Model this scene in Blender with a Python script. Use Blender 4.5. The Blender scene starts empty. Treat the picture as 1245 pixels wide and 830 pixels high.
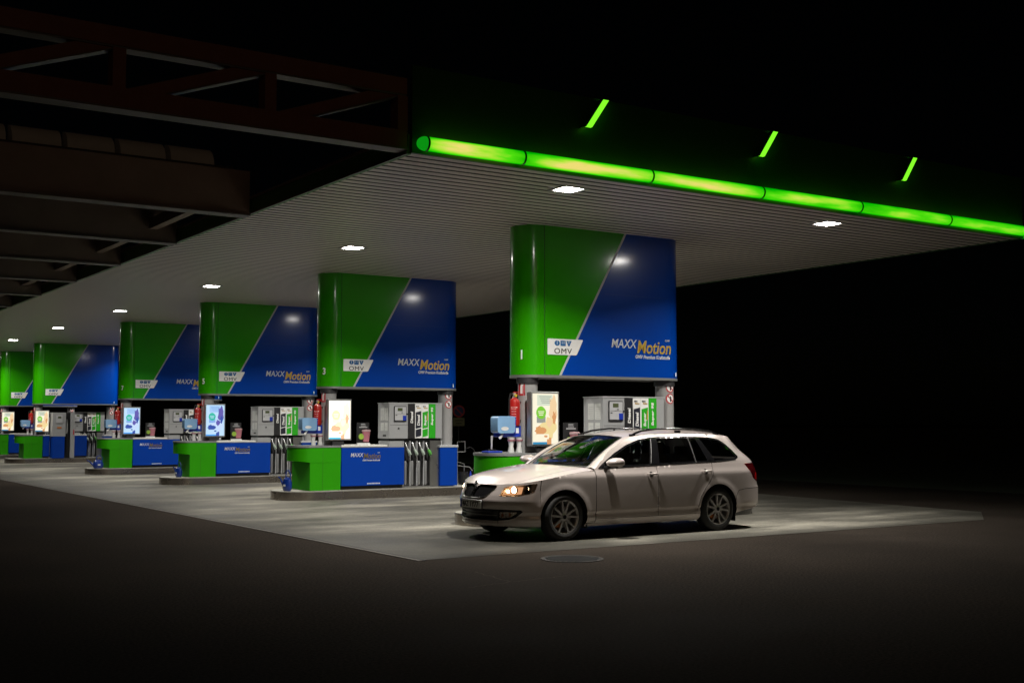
import bpy, bmesh, math, random
import numpy as np
from mathutils import Vector, Matrix
from mathutils.geometry import delaunay_2d_cdt
random.seed(7)
R = math.radians
PI = math.pi
scene = bpy.context.scene
C = scene.collection

# ------------------------------------------------------------------ camera
cam_d = bpy.data.cameras.new('camera')
cam = bpy.data.objects.new('camera', cam_d); C.objects.link(cam)
scene.camera = cam
YAW, PIT = 0.586187, 0.0671273
vd = Vector((math.sin(YAW)*math.cos(PIT), math.cos(YAW)*math.cos(PIT), math.sin(PIT)))
cam.location = (0, 0, 1.55)
cam.rotation_euler = vd.to_track_quat('-Z', 'Y').to_euler()
cam_d.sensor_width = 36.0
cam_d.lens = 1467.175/1245*36.0
cam_d.clip_start = 0.1; cam_d.clip_end = 2000

# ------------------------------------------------------------------ world, faint night sky
w = bpy.data.worlds.new('World'); scene.world = w; w.use_nodes = True
nt = w.node_tree; nt.nodes.clear()
bg = nt.nodes.new('ShaderNodeBackground'); wo = nt.nodes.new('ShaderNodeOutputWorld')
sky = nt.nodes.new('ShaderNodeTexSky'); sky.sky_type = 'NISHITA'; sky.sun_disc = False
sky.sun_elevation = R(14); sky.sun_rotation = R(200)
nt.links.new(sky.outputs[0], bg.inputs[0]); nt.links.new(bg.outputs[0], wo.inputs[0])
bg.inputs[1].default_value = 0.00007
# faint warm glow of the town behind the camera
sd = bpy.data.lights.new('sun', 'SUN'); sun = bpy.data.objects.new('sun', sd); C.objects.link(sun)
sd.energy = 0.035; sd.color = (1.0, .62, .36); sd.angle = R(25)
sun.rotation_euler = Vector((0.25, 0.8, -0.22)).to_track_quat('-Z', 'Y').to_euler()
scene.view_settings.view_transform = 'Standard'
scene.view_settings.look = 'None'
scene.view_settings.exposure = 0.0
scene.view_settings.gamma = 1.0
scene.render.engine = 'CYCLES'
cy = scene.cycles
cy.use_denoising = True
cy.max_bounces = 8; cy.diffuse_bounces = 4; cy.glossy_bounces = 5; cy.transparent_max_bounces = 16
cy.sample_clamp_indirect = 4.0
cy.caustics_reflective = False; cy.caustics_refractive = False
LAMP_W = 245.0; LAMP_SPREAD = 140; LENS = 85.0    # ceiling lamps

# ------------------------------------------------------------------ materials
def mat(name, col, rough=.5, metal=0.0, coat=0.0, coat_r=.05, emit=None, es=0.0, spec=.5, noise=0.0, nscale=6.0, bump=0.0, bscale=60.0, rnoise=0.0, aniso=0.0):
    m = bpy.data.materials.new(name); m.use_nodes = True
    n = m.node_tree; b = n.nodes['Principled BSDF']
    b.inputs['Base Color'].default_value = (*col, 1)
    b.inputs['Roughness'].default_value = rough
    b.inputs['Metallic'].default_value = metal
    b.inputs['Specular IOR Level'].default_value = spec
    b.inputs['Coat Weight'].default_value = coat
    b.inputs['Coat Roughness'].default_value = coat_r
    if emit:
        b.inputs['Emission Color'].default_value = (*emit, 1); b.inputs['Emission Strength'].default_value = es
    if noise or bump or rnoise:
        tc = n.nodes.new('ShaderNodeTexCoord')
        if noise or rnoise:
            t = n.nodes.new('ShaderNodeTexNoise'); t.inputs['Scale'].default_value = nscale; t.inputs['Detail'].default_value = 6
            t.inputs['Roughness'].default_value = .6
            n.links.new(tc.outputs['Object'], t.inputs['Vector'])
        if noise:
            mx = n.nodes.new('ShaderNodeMix'); mx.data_type = 'RGBA'
            mx.inputs[6].default_value = (*[c*(1-noise) for c in col], 1)
            mx.inputs[7].default_value = (*[min(1, c*(1+noise)) for c in col], 1)
            n.links.new(t.outputs[0], mx.inputs[0]); n.links.new(mx.outputs[2], b.inputs['Base Color'])
        if rnoise:
            mr = n.nodes.new('ShaderNodeMapRange')
            mr.inputs[3].default_value = max(0.02, rough-rnoise); mr.inputs[4].default_value = min(1, rough+rnoise)
            mr.inputs[1].default_value = .35; mr.inputs[2].default_value = .65
            n.links.new(t.outputs[0], mr.inputs[0]); n.links.new(mr.outputs[0], b.inputs['Roughness'])
        if bump:
            t2 = n.nodes.new('ShaderNodeTexNoise'); t2.inputs['Scale'].default_value = bscale; t2.inputs['Detail'].default_value = 4
            bp = n.nodes.new('ShaderNodeBump'); bp.inputs['Strength'].default_value = bump; bp.inputs['Distance'].default_value = .01
            n.links.new(tc.outputs['Object'], t2.inputs['Vector']); n.links.new(t2.outputs[0], bp.inputs['Height'])
            n.links.new(bp.outputs[0], b.inputs['Normal'])
    return m

def emat(name, col, s):
    m = bpy.data.materials.new(name); m.use_nodes = True
    n = m.node_tree; n.nodes.clear()
    e = n.nodes.new('ShaderNodeEmission'); o = n.nodes.new('ShaderNodeOutputMaterial')
    e.inputs[0].default_value = (*col, 1); e.inputs[1].default_value = s
    n.links.new(e.outputs[0], o.inputs[0]); return m

def glassmat(name, tint, ior=1.5, boost=1.0):
    m = bpy.data.materials.new(name); m.use_nodes = True
    n = m.node_tree; n.nodes.clear()
    tr = n.nodes.new('ShaderNodeBsdfTransparent'); tr.inputs[0].default_value = (*tint, 1)
    gl = n.nodes.new('ShaderNodeBsdfGlossy'); gl.inputs['Roughness'].default_value = .01
    gl.inputs[0].default_value = (boost, boost, boost, 1)
    fr = n.nodes.new('ShaderNodeFresnel'); fr.inputs[0].default_value = ior
    mx = n.nodes.new('ShaderNodeMixShader'); o = n.nodes.new('ShaderNodeOutputMaterial')
    n.links.new(fr.outputs[0], mx.inputs[0]); n.links.new(tr.outputs[0], mx.inputs[1]); n.links.new(gl.outputs[0], mx.inputs[2])
    n.links.new(mx.outputs[0], o.inputs[0]); return m

M = {}
M['green'] = mat('green_enamel', (.030, .37, .0), .30, spec=.22, coat=1.0, coat_r=.12, noise=.05, nscale=1.2)
M['blue'] = mat('blue_enamel', (.0, .052, .38), .30, spec=.22, coat=1.0, coat_r=.12, noise=.05, nscale=1.2)
M['desk_green'] = mat('desk_green', (.026, .31, .0), .5, spec=.2, noise=.07, nscale=3)
M['desk_blue'] = mat('desk_blue', (.0, .045, .36), .45, spec=.2, noise=.07, nscale=3)
M['sign_white'] = mat('sign_white', (.88, .89, .88), .4)
M['stripe'] = mat('stripe_silver', (.55, .56, .56), .4)
M['dark_trim'] = mat('dark_trim', (.03, .03, .032), .5)
M['seam'] = mat('seam', (.015, .03, .015), .7)
M['trim_grey'] = mat('trim_grey', (.3, .31, .3), .4, metal=.5)
M['gold'] = mat('gold_lettering', (.62, .40, .06), .4, metal=.3)
M['bronze'] = mat('bronze_lettering', (.22, .17, .07), .4, metal=.3)
M['silver_txt'] = mat('silver_lettering', (.62, .65, .68), .4)
M['logo_blue'] = mat('logo_blue', (.005, .12, .35), .5)
M['ink'] = mat('ink', (.02, .02, .022), .5)
M['column'] = mat('column_paint', (.34, .34, .34), .35, coat=.3, noise=.08, nscale=4)
M['steel'] = mat('brushed_steel', (.42, .42, .41), .33, metal=.9, noise=.05, nscale=3, rnoise=.06)
M['kerb_steel'] = mat('kerb_steel', (.30, .27, .24), .24, metal=.95, noise=.15, nscale=1.5, rnoise=.1)
M['disp_grey'] = mat('dispenser_grey', (.36, .37, .38), .42, noise=.06, nscale=5)
M['disp_light'] = mat('dispenser_light', (.5, .51, .53), .45)
M['black'] = mat('black_plastic', (.012, .012, .013), .4)
M['black_panel'] = mat('black_panel', (.022, .022, .024), .4)
M['navy_panel'] = mat('navy_panel', (.02, .022, .035), .4)
M['white'] = mat('white_plastic', (.72, .73, .72), .45, noise=.04)
M['paper'] = mat('paper', (.6, .62, .6), .7)
M['lcd'] = mat('lcd', (.10, .12, .06), .2)
M['grade_green'] = mat('grade_green', (.02, .42, .01), .45)
M['worktop'] = mat('worktop_grey', (.22, .23, .23), .4, noise=.15, nscale=9)
M['worktop_white'] = mat('worktop_white', (.75, .76, .72), .35, noise=.08)
M['red'] = mat('extinguisher_red', (.42, .015, .012), .3, coat=.6)
M['rednear'] = mat('sign_red', (.5, .02, .03), .45)
M['towel_blue'] = mat('translucent_blue', (.24, .44, .70), .25, coat=.6)
M['royal'] = mat('royal_blue_plastic', (.01, .04, .42), .38, coat=.3)
M['can_blue'] = mat('can_blue', (.005, .03, .22), .3, coat=.5)
M['frame_alu'] = mat('aluminium_frame', (.45, .46, .46), .35, metal=.8)
M['soffit'] = mat('soffit_panels', (.74, .68, .62), .42, metal=.15, noise=.06, nscale=.6, rnoise=.05)
M['fascia'] = mat('fascia_green', (.012, .075, .012), .5, noise=.1)
M['roof'] = mat('roof_sheet', (.05, .05, .05), .7)
M['truss'] = mat('oxide_brown_steel', (.26, .105, .075), .6, noise=.25, nscale=5)
M['flange'] = mat('flange_grey', (.19, .175, .165), .5, noise=.15, nscale=5)
M['beam'] = mat('beam_brown', (.27, .205, .165), .6, noise=.25, nscale=3)
M['deck'] = mat('deck_dark', (.06, .055, .05), .7, noise=.2)
M['skylight'] = mat('skylight_plates', (.7, .72, .72), .5, noise=.1)
M['lens'] = emat('lamp_lens', (1, .96, .90), LENS)
M['lampframe'] = mat('lamp_frame', (.4, .4, .38), .5)
M['tyre'] = mat('tyre', (.012, .012, .012), .75, bump=.2)
M['rim'] = mat('alloy', (.62, .62, .63), .36, metal=.6)
M['paint'] = mat('car_paint', (.53, .47, .445), .36, metal=.30, coat=1.0, coat_r=.03)
M['carblack'] = mat('car_black', (.008, .008, .009), .35)
M['cargloss'] = mat('car_gloss_black', (.008, .008, .009), .12)
M['interior'] = mat('car_interior', (.07, .065, .06), .8)
M['headrest'] = mat('car_seat', (.11, .10, .095), .85)
M['strip'] = mat('strip_grey', (.09, .09, .088), .5)
M['chrome'] = mat('chrome', (.7, .7, .7), .12, metal=1)
M['reflector'] = mat('lamp_reflector', (.6, .52, .44), .32, metal=.7, rnoise=.1, nscale=30)
M['bulb'] = emat('bulb_warm', (1, .66, .36), 45)
M['amber'] = mat('amber', (.5, .14, .01), .3)
M['tail_red'] = mat('tail_red', (.045, .002, .003), .12, coat=.6)
M['tail_bright_red'] = mat('tail_bright', (.3, .006, .006), .2)
M['caliper'] = mat('brake_disc', (.25, .24, .23), .35, metal=.9)
M['orange'] = mat('orange', (.55, .17, .02), .5)
M['glass'] = glassmat('windscreen_glass', (.84, .90, .87), 1.95, 1.0)
M['sideglass'] = glassmat('side_glass', (.93, .96, .95), 1.5)
M['tintglass'] = glassmat('tinted_glass', (.80, .84, .83), 1.5)
M['clear'] = glassmat('clear_lens', (.93, .93, .93), 1.45)
M['hose'] = mat('hose_rubber', (.012, .012, .012), .45)
M['nozsilver'] = mat('nozzle_silver', (.55, .56, .56), .3, metal=.6)
M['nozgreen'] = mat('nozzle_green', (.12, .5, .08), .4)
M['nozpale'] = mat('nozzle_pale', (.45, .55, .47), .4)
M['pink'] = mat('pink_cup', (.45, .16, .2), .6)
M['limedot'] = mat('lime_dot', (.3, .5, .05), .6)
M['tan'] = mat('tan_plate', (.25, .24, .12), .6)
M['nopark_blue'] = mat('nopark_blue', (.01, .02, .12), .4)

def nodes(m):
    return m.node_tree, m.node_tree.nodes, m.node_tree.links
def ground_mat(name, c1, c2, c3, rough, scale, streak=False, spec=.12):
    m = mat(name, c1, rough, spec=spec); n, N, L = nodes(m); b = N['Principled BSDF']
    tc = N.new('ShaderNodeTexCoord')
    mp = N.new('ShaderNodeMapping'); L.new(tc.outputs['Object'], mp.inputs[0])
    if streak: mp.inputs['Scale'].default_value = (.35, 1.0, 1)
    a = N.new('ShaderNodeTexNoise'); a.inputs['Scale'].default_value = scale; a.inputs['Detail'].default_value = 8; a.inputs['Roughness'].default_value = .62
    L.new(mp.outputs[0], a.inputs['Vector'])
    r = N.new('ShaderNodeValToRGB'); r.color_ramp.elements[0].position = .36; r.color_ramp.elements[1].position = .66
    r.color_ramp.elements[0].color = (*c1, 1); r.color_ramp.elements[1].color = (*c2, 1)
    e = r.color_ramp.elements.new(.52); e.color = (*c3, 1)
    L.new(a.outputs[0], r.inputs[0])
    f = N.new('ShaderNodeTexNoise'); f.inputs['Scale'].default_value = 220; f.inputs['Detail'].default_value = 3
    L.new(tc.outputs['Object'], f.inputs['Vector'])
    mx = N.new('ShaderNodeMix'); mx.data_type = 'RGBA'; mx.blend_type = 'MULTIPLY'; mx.inputs[0].default_value = .55
    L.new(r.outputs[0], mx.inputs[6]); L.new(f.outputs[0], mx.inputs[7])
    g = N.new('ShaderNodeMix'); g.data_type = 'RGBA'; g.blend_type = 'MULTIPLY'; g.inputs[0].default_value = 1; g.inputs[7].default_value = (1.35, 1.35, 1.35, 1)
    h = N.new('ShaderNodeTexNoise'); h.inputs['Scale'].default_value = 38; h.inputs['Detail'].default_value = 4; h.inputs['Roughness'].default_value = .75
    L.new(tc.outputs['Object'], h.inputs['Vector'])
    hr = N.new('ShaderNodeMapRange'); hr.inputs[1].default_value = .36; hr.inputs[2].default_value = .64; hr.inputs[3].default_value = .5 if spec < .1 else .7; hr.inputs[4].default_value = 1.6 if spec < .1 else 1.28
    L.new(h.outputs[0], hr.inputs[0])
    hm = N.new('ShaderNodeVectorMath'); hm.operation = 'SCALE'; L.new(mx.outputs[2], hm.inputs[0]); L.new(hr.outputs[0], hm.inputs['Scale'])
    L.new(hm.outputs[0], g.inputs[6]); L.new(g.outputs[2], b.inputs['Base Color'])
    bp = N.new('ShaderNodeBump'); bp.inputs['Strength'].default_value = .35; bp.inputs['Distance'].default_value = .006
    L.new(f.outputs[0], bp.inputs['Height']); L.new(bp.outputs[0], b.inputs['Normal'])
    mr = N.new('ShaderNodeMapRange'); mr.inputs[1].default_value = .35; mr.inputs[2].default_value = .65
    mr.inputs[3].default_value = rough-.14; mr.inputs[4].default_value = rough+.1
    L.new(a.outputs[0], mr.inputs[0]); L.new(mr.outputs[0], b.inputs['Roughness'])
    return m
M['asphalt'] = ground_mat('asphalt', (.021, .0172, .0143), (.035, .0288, .0240), (.028, .0232, .0193), .9, .35, spec=.015)
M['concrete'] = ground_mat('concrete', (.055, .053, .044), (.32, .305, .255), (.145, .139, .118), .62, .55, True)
# slab joints and oil stains in the concrete
n_, N_, L_ = nodes(M['concrete'])
bsdf = N_['Principled BSDF']; src = bsdf.inputs['Base Color'].links[0].from_socket
tc = N_.new('ShaderNodeTexCoord'); sx = N_.new('ShaderNodeSeparateXYZ'); L_.new(tc.outputs['Object'], sx.inputs[0])
def joint(sock, period, off):
    a = N_.new('ShaderNodeMath'); a.operation = 'ADD'; a.inputs[1].default_value = off; L_.new(sock, a.inputs[0])
    b = N_.new('ShaderNodeMath'); b.operation = 'PINGPONG'; b.inputs[1].default_value = period/2; L_.new(a.outputs[0], b.inputs[0])
    c = N_.new('ShaderNodeMath'); c.operation = 'GREATER_THAN'; c.inputs[1].default_value = .009; L_.new(b.outputs[0], c.inputs[0])
    return c.outputs[0]
mn = N_.new('ShaderNodeMath'); mn.operation = 'MINIMUM'
L_.new(joint(sx.outputs[0], 6.1, -6.8), mn.inputs[0]); L_.new(joint(sx.outputs[1], 3.645, -12.06+.2), mn.inputs[1])
mr = N_.new('ShaderNodeMapRange'); mr.inputs[3].default_value = .45; L_.new(mn.outputs[0], mr.inputs[0])
st = N_.new('ShaderNodeTexNoise'); st.inputs['Scale'].default_value = .28; st.inputs['Detail'].default_value = 5
L_.new(tc.outputs['Object'], st.inputs['Vector'])
m2 = N_.new('ShaderNodeMapRange'); m2.inputs[1].default_value = .36; m2.inputs[2].default_value = .55; m2.inputs[3].default_value = .5
L_.new(st.outputs[0], m2.inputs[0])
mm0 = N_.new('ShaderNodeMath'); mm0.operation = 'MULTIPLY'; L_.new(mr.outputs[0], mm0.inputs[0]); L_.new(m2.outputs[0], mm0.inputs[1])
def edge(sock, pos, width, flip=False):      # lamplight fading towards the slab edges, put unevenly into the concrete colour
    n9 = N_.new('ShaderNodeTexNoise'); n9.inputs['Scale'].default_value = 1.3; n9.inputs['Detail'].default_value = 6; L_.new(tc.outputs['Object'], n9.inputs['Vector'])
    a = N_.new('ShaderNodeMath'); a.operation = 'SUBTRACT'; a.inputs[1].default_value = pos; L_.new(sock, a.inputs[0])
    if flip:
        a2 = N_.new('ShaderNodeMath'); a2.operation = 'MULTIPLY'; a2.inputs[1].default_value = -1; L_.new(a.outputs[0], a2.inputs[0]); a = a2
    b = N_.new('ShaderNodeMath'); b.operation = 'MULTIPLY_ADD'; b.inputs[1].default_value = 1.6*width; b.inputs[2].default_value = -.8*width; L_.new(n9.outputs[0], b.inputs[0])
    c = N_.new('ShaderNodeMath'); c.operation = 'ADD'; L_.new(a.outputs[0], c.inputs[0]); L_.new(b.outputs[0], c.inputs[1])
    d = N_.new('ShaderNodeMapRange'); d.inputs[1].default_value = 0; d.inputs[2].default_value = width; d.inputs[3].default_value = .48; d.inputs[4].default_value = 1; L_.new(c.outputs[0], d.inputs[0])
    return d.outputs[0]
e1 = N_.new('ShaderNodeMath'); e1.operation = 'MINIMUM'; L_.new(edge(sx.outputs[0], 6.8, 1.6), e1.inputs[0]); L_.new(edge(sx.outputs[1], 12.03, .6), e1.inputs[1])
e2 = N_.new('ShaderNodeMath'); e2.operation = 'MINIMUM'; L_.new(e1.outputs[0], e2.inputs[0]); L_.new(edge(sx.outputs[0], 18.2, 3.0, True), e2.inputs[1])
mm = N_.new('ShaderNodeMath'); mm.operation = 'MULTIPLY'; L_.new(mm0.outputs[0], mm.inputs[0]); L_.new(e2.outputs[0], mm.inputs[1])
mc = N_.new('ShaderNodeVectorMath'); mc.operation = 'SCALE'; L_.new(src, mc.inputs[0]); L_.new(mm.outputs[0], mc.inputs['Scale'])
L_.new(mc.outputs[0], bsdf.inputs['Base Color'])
# green glowing tube: brighter, yellower through its middle where the lamps inside sit
def tube_mat(name, g=1.0):
    m = bpy.data.materials.new(name); m.use_nodes = True; n, N, L = nodes(m); N.clear()
    tc = N.new('ShaderNodeTexCoord'); e = N.new('ShaderNodeEmission'); o = N.new('ShaderNodeOutputMaterial')
    nz = N.new('ShaderNodeTexNoise'); nz.inputs['Scale'].default_value = 1.1; nz.inputs['Detail'].default_value = 5
    mp = N.new('ShaderNodeMapping'); mp.inputs['Scale'].default_value = (1, 6, 6)
    L.new(tc.outputs['Object'], mp.inputs[0]); L.new(mp.outputs[0], nz.inputs['Vector'])
    lw = N.new('ShaderNodeLayerWeight'); lw.inputs[0].default_value = .42
    iv = N.new('ShaderNodeMath'); iv.operation = 'SUBTRACT'; iv.inputs[0].default_value = 1; L.new(lw.outputs['Facing'], iv.inputs[1])
    ml = N.new('ShaderNodeMath'); ml.operation = 'MULTIPLY'; L.new(iv.outputs[0], ml.inputs[0]); L.new(nz.outputs[0], ml.inputs[1])
    r = N.new('ShaderNodeValToRGB'); el = r.color_ramp.elements
    el[0].position = .02; el[0].color = (0, .10, .0, 1); el[1].position = .56; el[1].color = (.86, .72, .18, 1)
    a = el.new(.15); a.color = (.0, .46, .0, 1); b = el.new(.30); b.color = (.08, .74, .005, 1); c = el.new(.43); c.color = (.42, .80, .04, 1)
    sp = N.new('ShaderNodeSeparateXYZ'); L.new(tc.outputs['Generated'], sp.inputs[0])
    s1 = N.new('ShaderNodeMath'); s1.operation = 'MULTIPLY'; s1.inputs[1].default_value = PI; L.new(sp.outputs[0], s1.inputs[0])
    s2 = N.new('ShaderNodeMath'); s2.operation = 'SINE'; L.new(s1.outputs[0], s2.inputs[0])
    s3 = N.new('ShaderNodeMath'); s3.operation = 'POWER'; s3.inputs[1].default_value = .45; L.new(s2.outputs[0], s3.inputs[0])
    s4 = N.new('ShaderNodeMapRange'); s4.inputs[3].default_value = .62; s4.inputs[4].default_value = 1.12; L.new(s3.outputs[0], s4.inputs[0])
    s5 = N.new('ShaderNodeMath'); s5.operation = 'MULTIPLY'; L.new(ml.outputs[0], s5.inputs[0]); L.new(s4.outputs[0], s5.inputs[1])
    L.new(s5.outputs[0], r.inputs[0]); L.new(r.outputs[0], e.inputs[0]); e.inputs[1].default_value = g
    L.new(e.outputs[0], o.inputs[0]); return m
M['tube'] = tube_mat('green_tube', 1.0)
M['tubecap'] = emat('green_tube_cap', (.003, .27, .006), 1.0)
M['barglow'] = emat('green_bar', (.2, .95, .02), 1.3)

# ------------------------------------------------------------------ object helpers
def obj(name, bm, m, parent=None, smooth=False, recalc=True, loc=None):
    if recalc: bmesh.ops.recalc_face_normals(bm, faces=bm.faces[:])
    me = bpy.data.meshes.new(name); bm.to_mesh(me); bm.free()
    if isinstance(m, (list, tuple)):
        for q in m: me.materials.append(q)
    else: me.materials.append(m)
    if smooth:
        me.polygons.foreach_set('use_smooth', [True]*len(me.polygons))
        if smooth != 'all': me.set_sharp_from_angle(angle=R(38))
    o = bpy.data.objects.new(name, me); C.objects.link(o)
    if parent is not None: o.parent = parent
    if loc: o.location = loc
    return o
def tag(o, label, cat, group=None):
    o['label'] = label; o['category'] = cat
    if group: o['group'] = group
    return o
def thing(name, label, cat, loc=(0, 0, 0), group=None):
    o = bpy.data.objects.new(name, None); C.objects.link(o); o.location = loc; o.empty_display_size = .1
    return tag(o, label, cat, group)
def struct(name, bm, m, **k):
    o = obj(name, bm, m, **k); o['kind'] = 'structure'; return o
def copy_tree(o, loc, label, parent=None):
    c = o.copy(); C.objects.link(c); c.location = loc; c['label'] = label
    for ch in o.children:
        d = ch.copy(); C.objects.link(d); d.parent = c
        for g in ch.children:
            e = g.copy(); C.objects.link(e); e.parent = d
    return c
def box(bm, x0, x1, y0, y1, z0, z1, bev=0.0, mi=0):
    t = bmesh.new()
    vs = [t.verts.new((x, y, z)) for x in (x0, x1) for y in (y0, y1) for z in (z0, z1)]
    for f in ((0, 1, 3, 2), (4, 6, 7, 5), (0, 4, 5, 1), (2, 3, 7, 6), (0, 2, 6, 4), (1, 5, 7, 3)):
        t.faces.new([vs[i] for i in f])
    if bev: bmesh.ops.bevel(t, geom=t.edges[:], offset=bev, segments=2, affect='EDGES', profile=.5)
    for f in t.faces: f.material_index = mi
    bmesh.ops.recalc_face_normals(t, faces=t.faces[:])
    merge(bm, t); return bm
def merge(bm, t, mtx=None):
    if mtx: bmesh.ops.transform(t, matrix=mtx, verts=t.verts[:])
    me = bpy.data.meshes.new('tmp'); t.to_mesh(me); t.free(); bm.from_mesh(me); bpy.data.meshes.remove(me)
def B(*boxes, bev=0.0):
    bm = bmesh.new()
    for b in boxes: box(bm, *b, bev=bev)
    return bm
def tube(bm, pts, r, seg=10, caps=True, closed=False):
    pts = [Vector(p) for p in pts]; rs = r if isinstance(r, (list, tuple)) else [r]*len(pts)
    rings = []; prev = None; n = len(pts)
    for i, p in enumerate(pts):
        if closed: d = pts[(i+1) % n]-pts[i-1]
        else: d = (pts[min(i+1, n-1)]-pts[max(i-1, 0)])
        d.normalize()
        if prev is None:
            a = Vector((0, 0, 1)) if abs(d.z) < .9 else Vector((1, 0, 0))
            x = d.cross(a).normalized()
        else:
            x = (prev-d*prev.dot(d)).normalized()
        prev = x; y = d.cross(x)
        rings.append([bm.verts.new(p+(x*math.cos(t)+y*math.sin(t))*rs[i]) for t in [2*PI*k/seg for k in range(seg)]])
    m = n if closed else n-1
    for i in range(m):
        a, b = rings[i], rings[(i+1) % n]
        for k in range(seg): bm.faces.new((a[k], a[(k+1) % seg], b[(k+1) % seg], b[k]))
    if caps and not closed:
        bm.faces.new(rings[0][::-1]); bm.faces.new(rings[-1])
    return bm
def T(pts, r, seg=10, **k):
    return tube(bmesh.new(), pts, r, seg, **k)
def lathe(bm, prof, axis='z', c=(0, 0, 0), seg=32, sx=1.0, sy=1.0, caps=True):
    c = Vector(c); rings = []
    for (r, h) in prof:
        ring = []
        for k in range(seg):
            t = 2*PI*k/seg; a, b = r*math.cos(t)*sx, r*math.sin(t)*sy
            v = {'z': (a, b, h), 'y': (a, h, b), 'x': (h, a, b)}[axis]
            ring.append(bm.verts.new(c+Vector(v)))
        rings.append(ring)
    for i in range(len(rings)-1):
        for k in range(seg):
            bm.faces.new((rings[i][k], rings[i][(k+1) % seg], rings[i+1][(k+1) % seg], rings[i+1][k]))
    for rg in ((rings[0], rings[-1]) if caps else ()):
        try: bm.faces.new(rg)
        except ValueError: pass
    return bm
def LA(prof, **k): return lathe(bmesh.new(), prof, **k)
def prism(bm, poly, h0, h1, plane='xz'):
    """extrude 2D poly: plane xz -> along y; xy -> along z; yz -> along x"""
    def P(a, b, h): return {'xz': (a, h, b), 'xy': (a, b, h), 'yz': (h, a, b)}[plane]
    A = [bm.verts.new(P(a, b, h0)) for a, b in poly]; Bv = [bm.verts.new(P(a, b, h1)) for a, b in poly]
    n = len(poly)
    bm.faces.new(A); bm.faces.new(Bv[::-1])
    for i in range(n): bm.faces.new((A[i], Bv[i], Bv[(i+1) % n], A[(i+1) % n]))
    return bm
def PR(*a, **k): return prism(bmesh.new(), *a, **k)
def stadium(x0, x1, r, left=True, right=True, n=14, cy0=0.0, rr=None):
    """plan outline, CCW, centred on y=cy0"""
    pts = []
    if left: pts += [(x0+r-r*math.sin(t), cy0+r*math.cos(t)) for t in np.linspace(0, PI, n)]
    else: pts += [(x0, cy0+r), (x0, cy0-r)]
    if right: pts += [(x1-r+r*math.sin(t), cy0-r*math.cos(t)) for t in np.linspace(0, PI, n)]
    else: pts += [(x1, cy0-r), (x1, cy0+r)]
    return pts
def rrect(x0, x1, z0, z1, r, n=5):
    p = []
    for cx, cz, a in ((x1-r, z1-r, 0), (x0+r, z1-r, 90), (x0+r, z0+r, 180), (x1-r, z0+r, 270)):
        p += [(cx+r*math.cos(R(a+t)), cz+r*math.sin(R(a+t))) for t in np.linspace(0, 90, n)]
    return p
def circ(cx, cz, r, n=24): return [(cx+r*math.cos(2*PI*k/n), cz+r*math.sin(2*PI*k/n)) for k in range(n)]

def text_bm(s, size, shear=0.0, sx=1.0, bold=0.0, depth=.002, align='LEFT', spacing=1.0):
    c = bpy.data.curves.new('lettering', 'FONT'); c.body = s; c.size = size; c.shear = shear; c.offset = bold
    c.extrude = depth; c.align_x = align; c.space_character = spacing; c.resolution_u = 4
    o = bpy.data.objects.new('lettering', c); C.objects.link(o)
    bpy.context.view_layer.update()
    me = bpy.data.meshes.new_from_object(o.evaluated_get(bpy.context.evaluated_depsgraph_get()))
    bpy.data.objects.remove(o); bpy.data.curves.remove(c)
    bm = bmesh.new(); bm.from_mesh(me); bpy.data.meshes.remove(me)
    bmesh.ops.transform(bm, matrix=Matrix.Diagonal((sx, 1, 1, 1)), verts=bm.verts[:])
    return bm
FRONT = Matrix.Rotation(R(90), 4, 'X')       # text plane -> faces -Y
def put_text(name, s, size, pos, m, parent, rot=None, width=None, fit_h=None, **k):
    bm = text_bm(s, size, **k)
    xs = [v.co.x for v in bm.verts]; ys = [v.co.y for v in bm.verts]
    ox, oy = min(xs), min(ys)
    bmesh.ops.translate(bm, verts=bm.verts[:], vec=(-ox, -oy, 0))
    fx = width/(max(xs)-ox) if width else 1; fy = fit_h/(max(ys)-oy) if fit_h else 1
    bmesh.ops.transform(bm, matrix=Matrix.Diagonal((fx, fy, 1, 1)), verts=bm.verts[:])
    bmesh.ops.transform(bm, matrix=Matrix.Translation(pos) @ (rot or FRONT), verts=bm.verts[:])
    return obj(name, bm, m, parent, recalc=False)

# ------------------------------------------------------------------ layout
S = 7.2911
YC = [15.707, 15.707+S, 15.707+2*S, 15.707+3*S, 49.5, 55.9]
WHERE = ['nearest island', 'second island', 'third island', 'fourth island', 'fifth island', 'farthest island']
ZT, ZB = 4.655, 2.285
CX0, CX1, CY0, CY1 = 6.60, 18.29, 12.03, 62.0
ZS = 4.64

# ================================================================== GROUND
bm = bmesh.new(); 
vs = [bm.verts.new(p) for p in ((-600, -600, 0), (900, -600, 0), (900, 900, 0), (-600, 900, 0))]; bm.faces.new(vs)
struct('ground', bm, M['asphalt'])
bm = bmesh.new()
vs = [bm.verts.new(p) for p in ((6.80, 12.03, .004), (17.05, 12.03, .004), (18.5, 13.1, .004), (19.15, 19, .004), (19.2, 64, .004), (6.80, 64, .004))]; bm.faces.new(vs)
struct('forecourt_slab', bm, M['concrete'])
struct('drain_channel', B((6.75, 6.795, 11.98, 64, 0.0, .006)), mat('drain', (.006, .006, .006), .8))
struct('edge_strip', B((6.69, 6.745, 11.98, 64, 0.0, .007)), mat('edge_strip', (.10, .092, .08), .8, noise=.4))
# grass verge in the dark beyond
bm = bmesh.new(); vs = [bm.verts.new(p) for p in ((24, 12, .004), (300, 12, .004), (300, 500, .004), (24, 500, .004))]; bm.faces.new(vs)
struct('verge', bm, mat('verge_grass', (.03, .045, .018), .9, noise=.4, nscale=.8))

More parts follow.
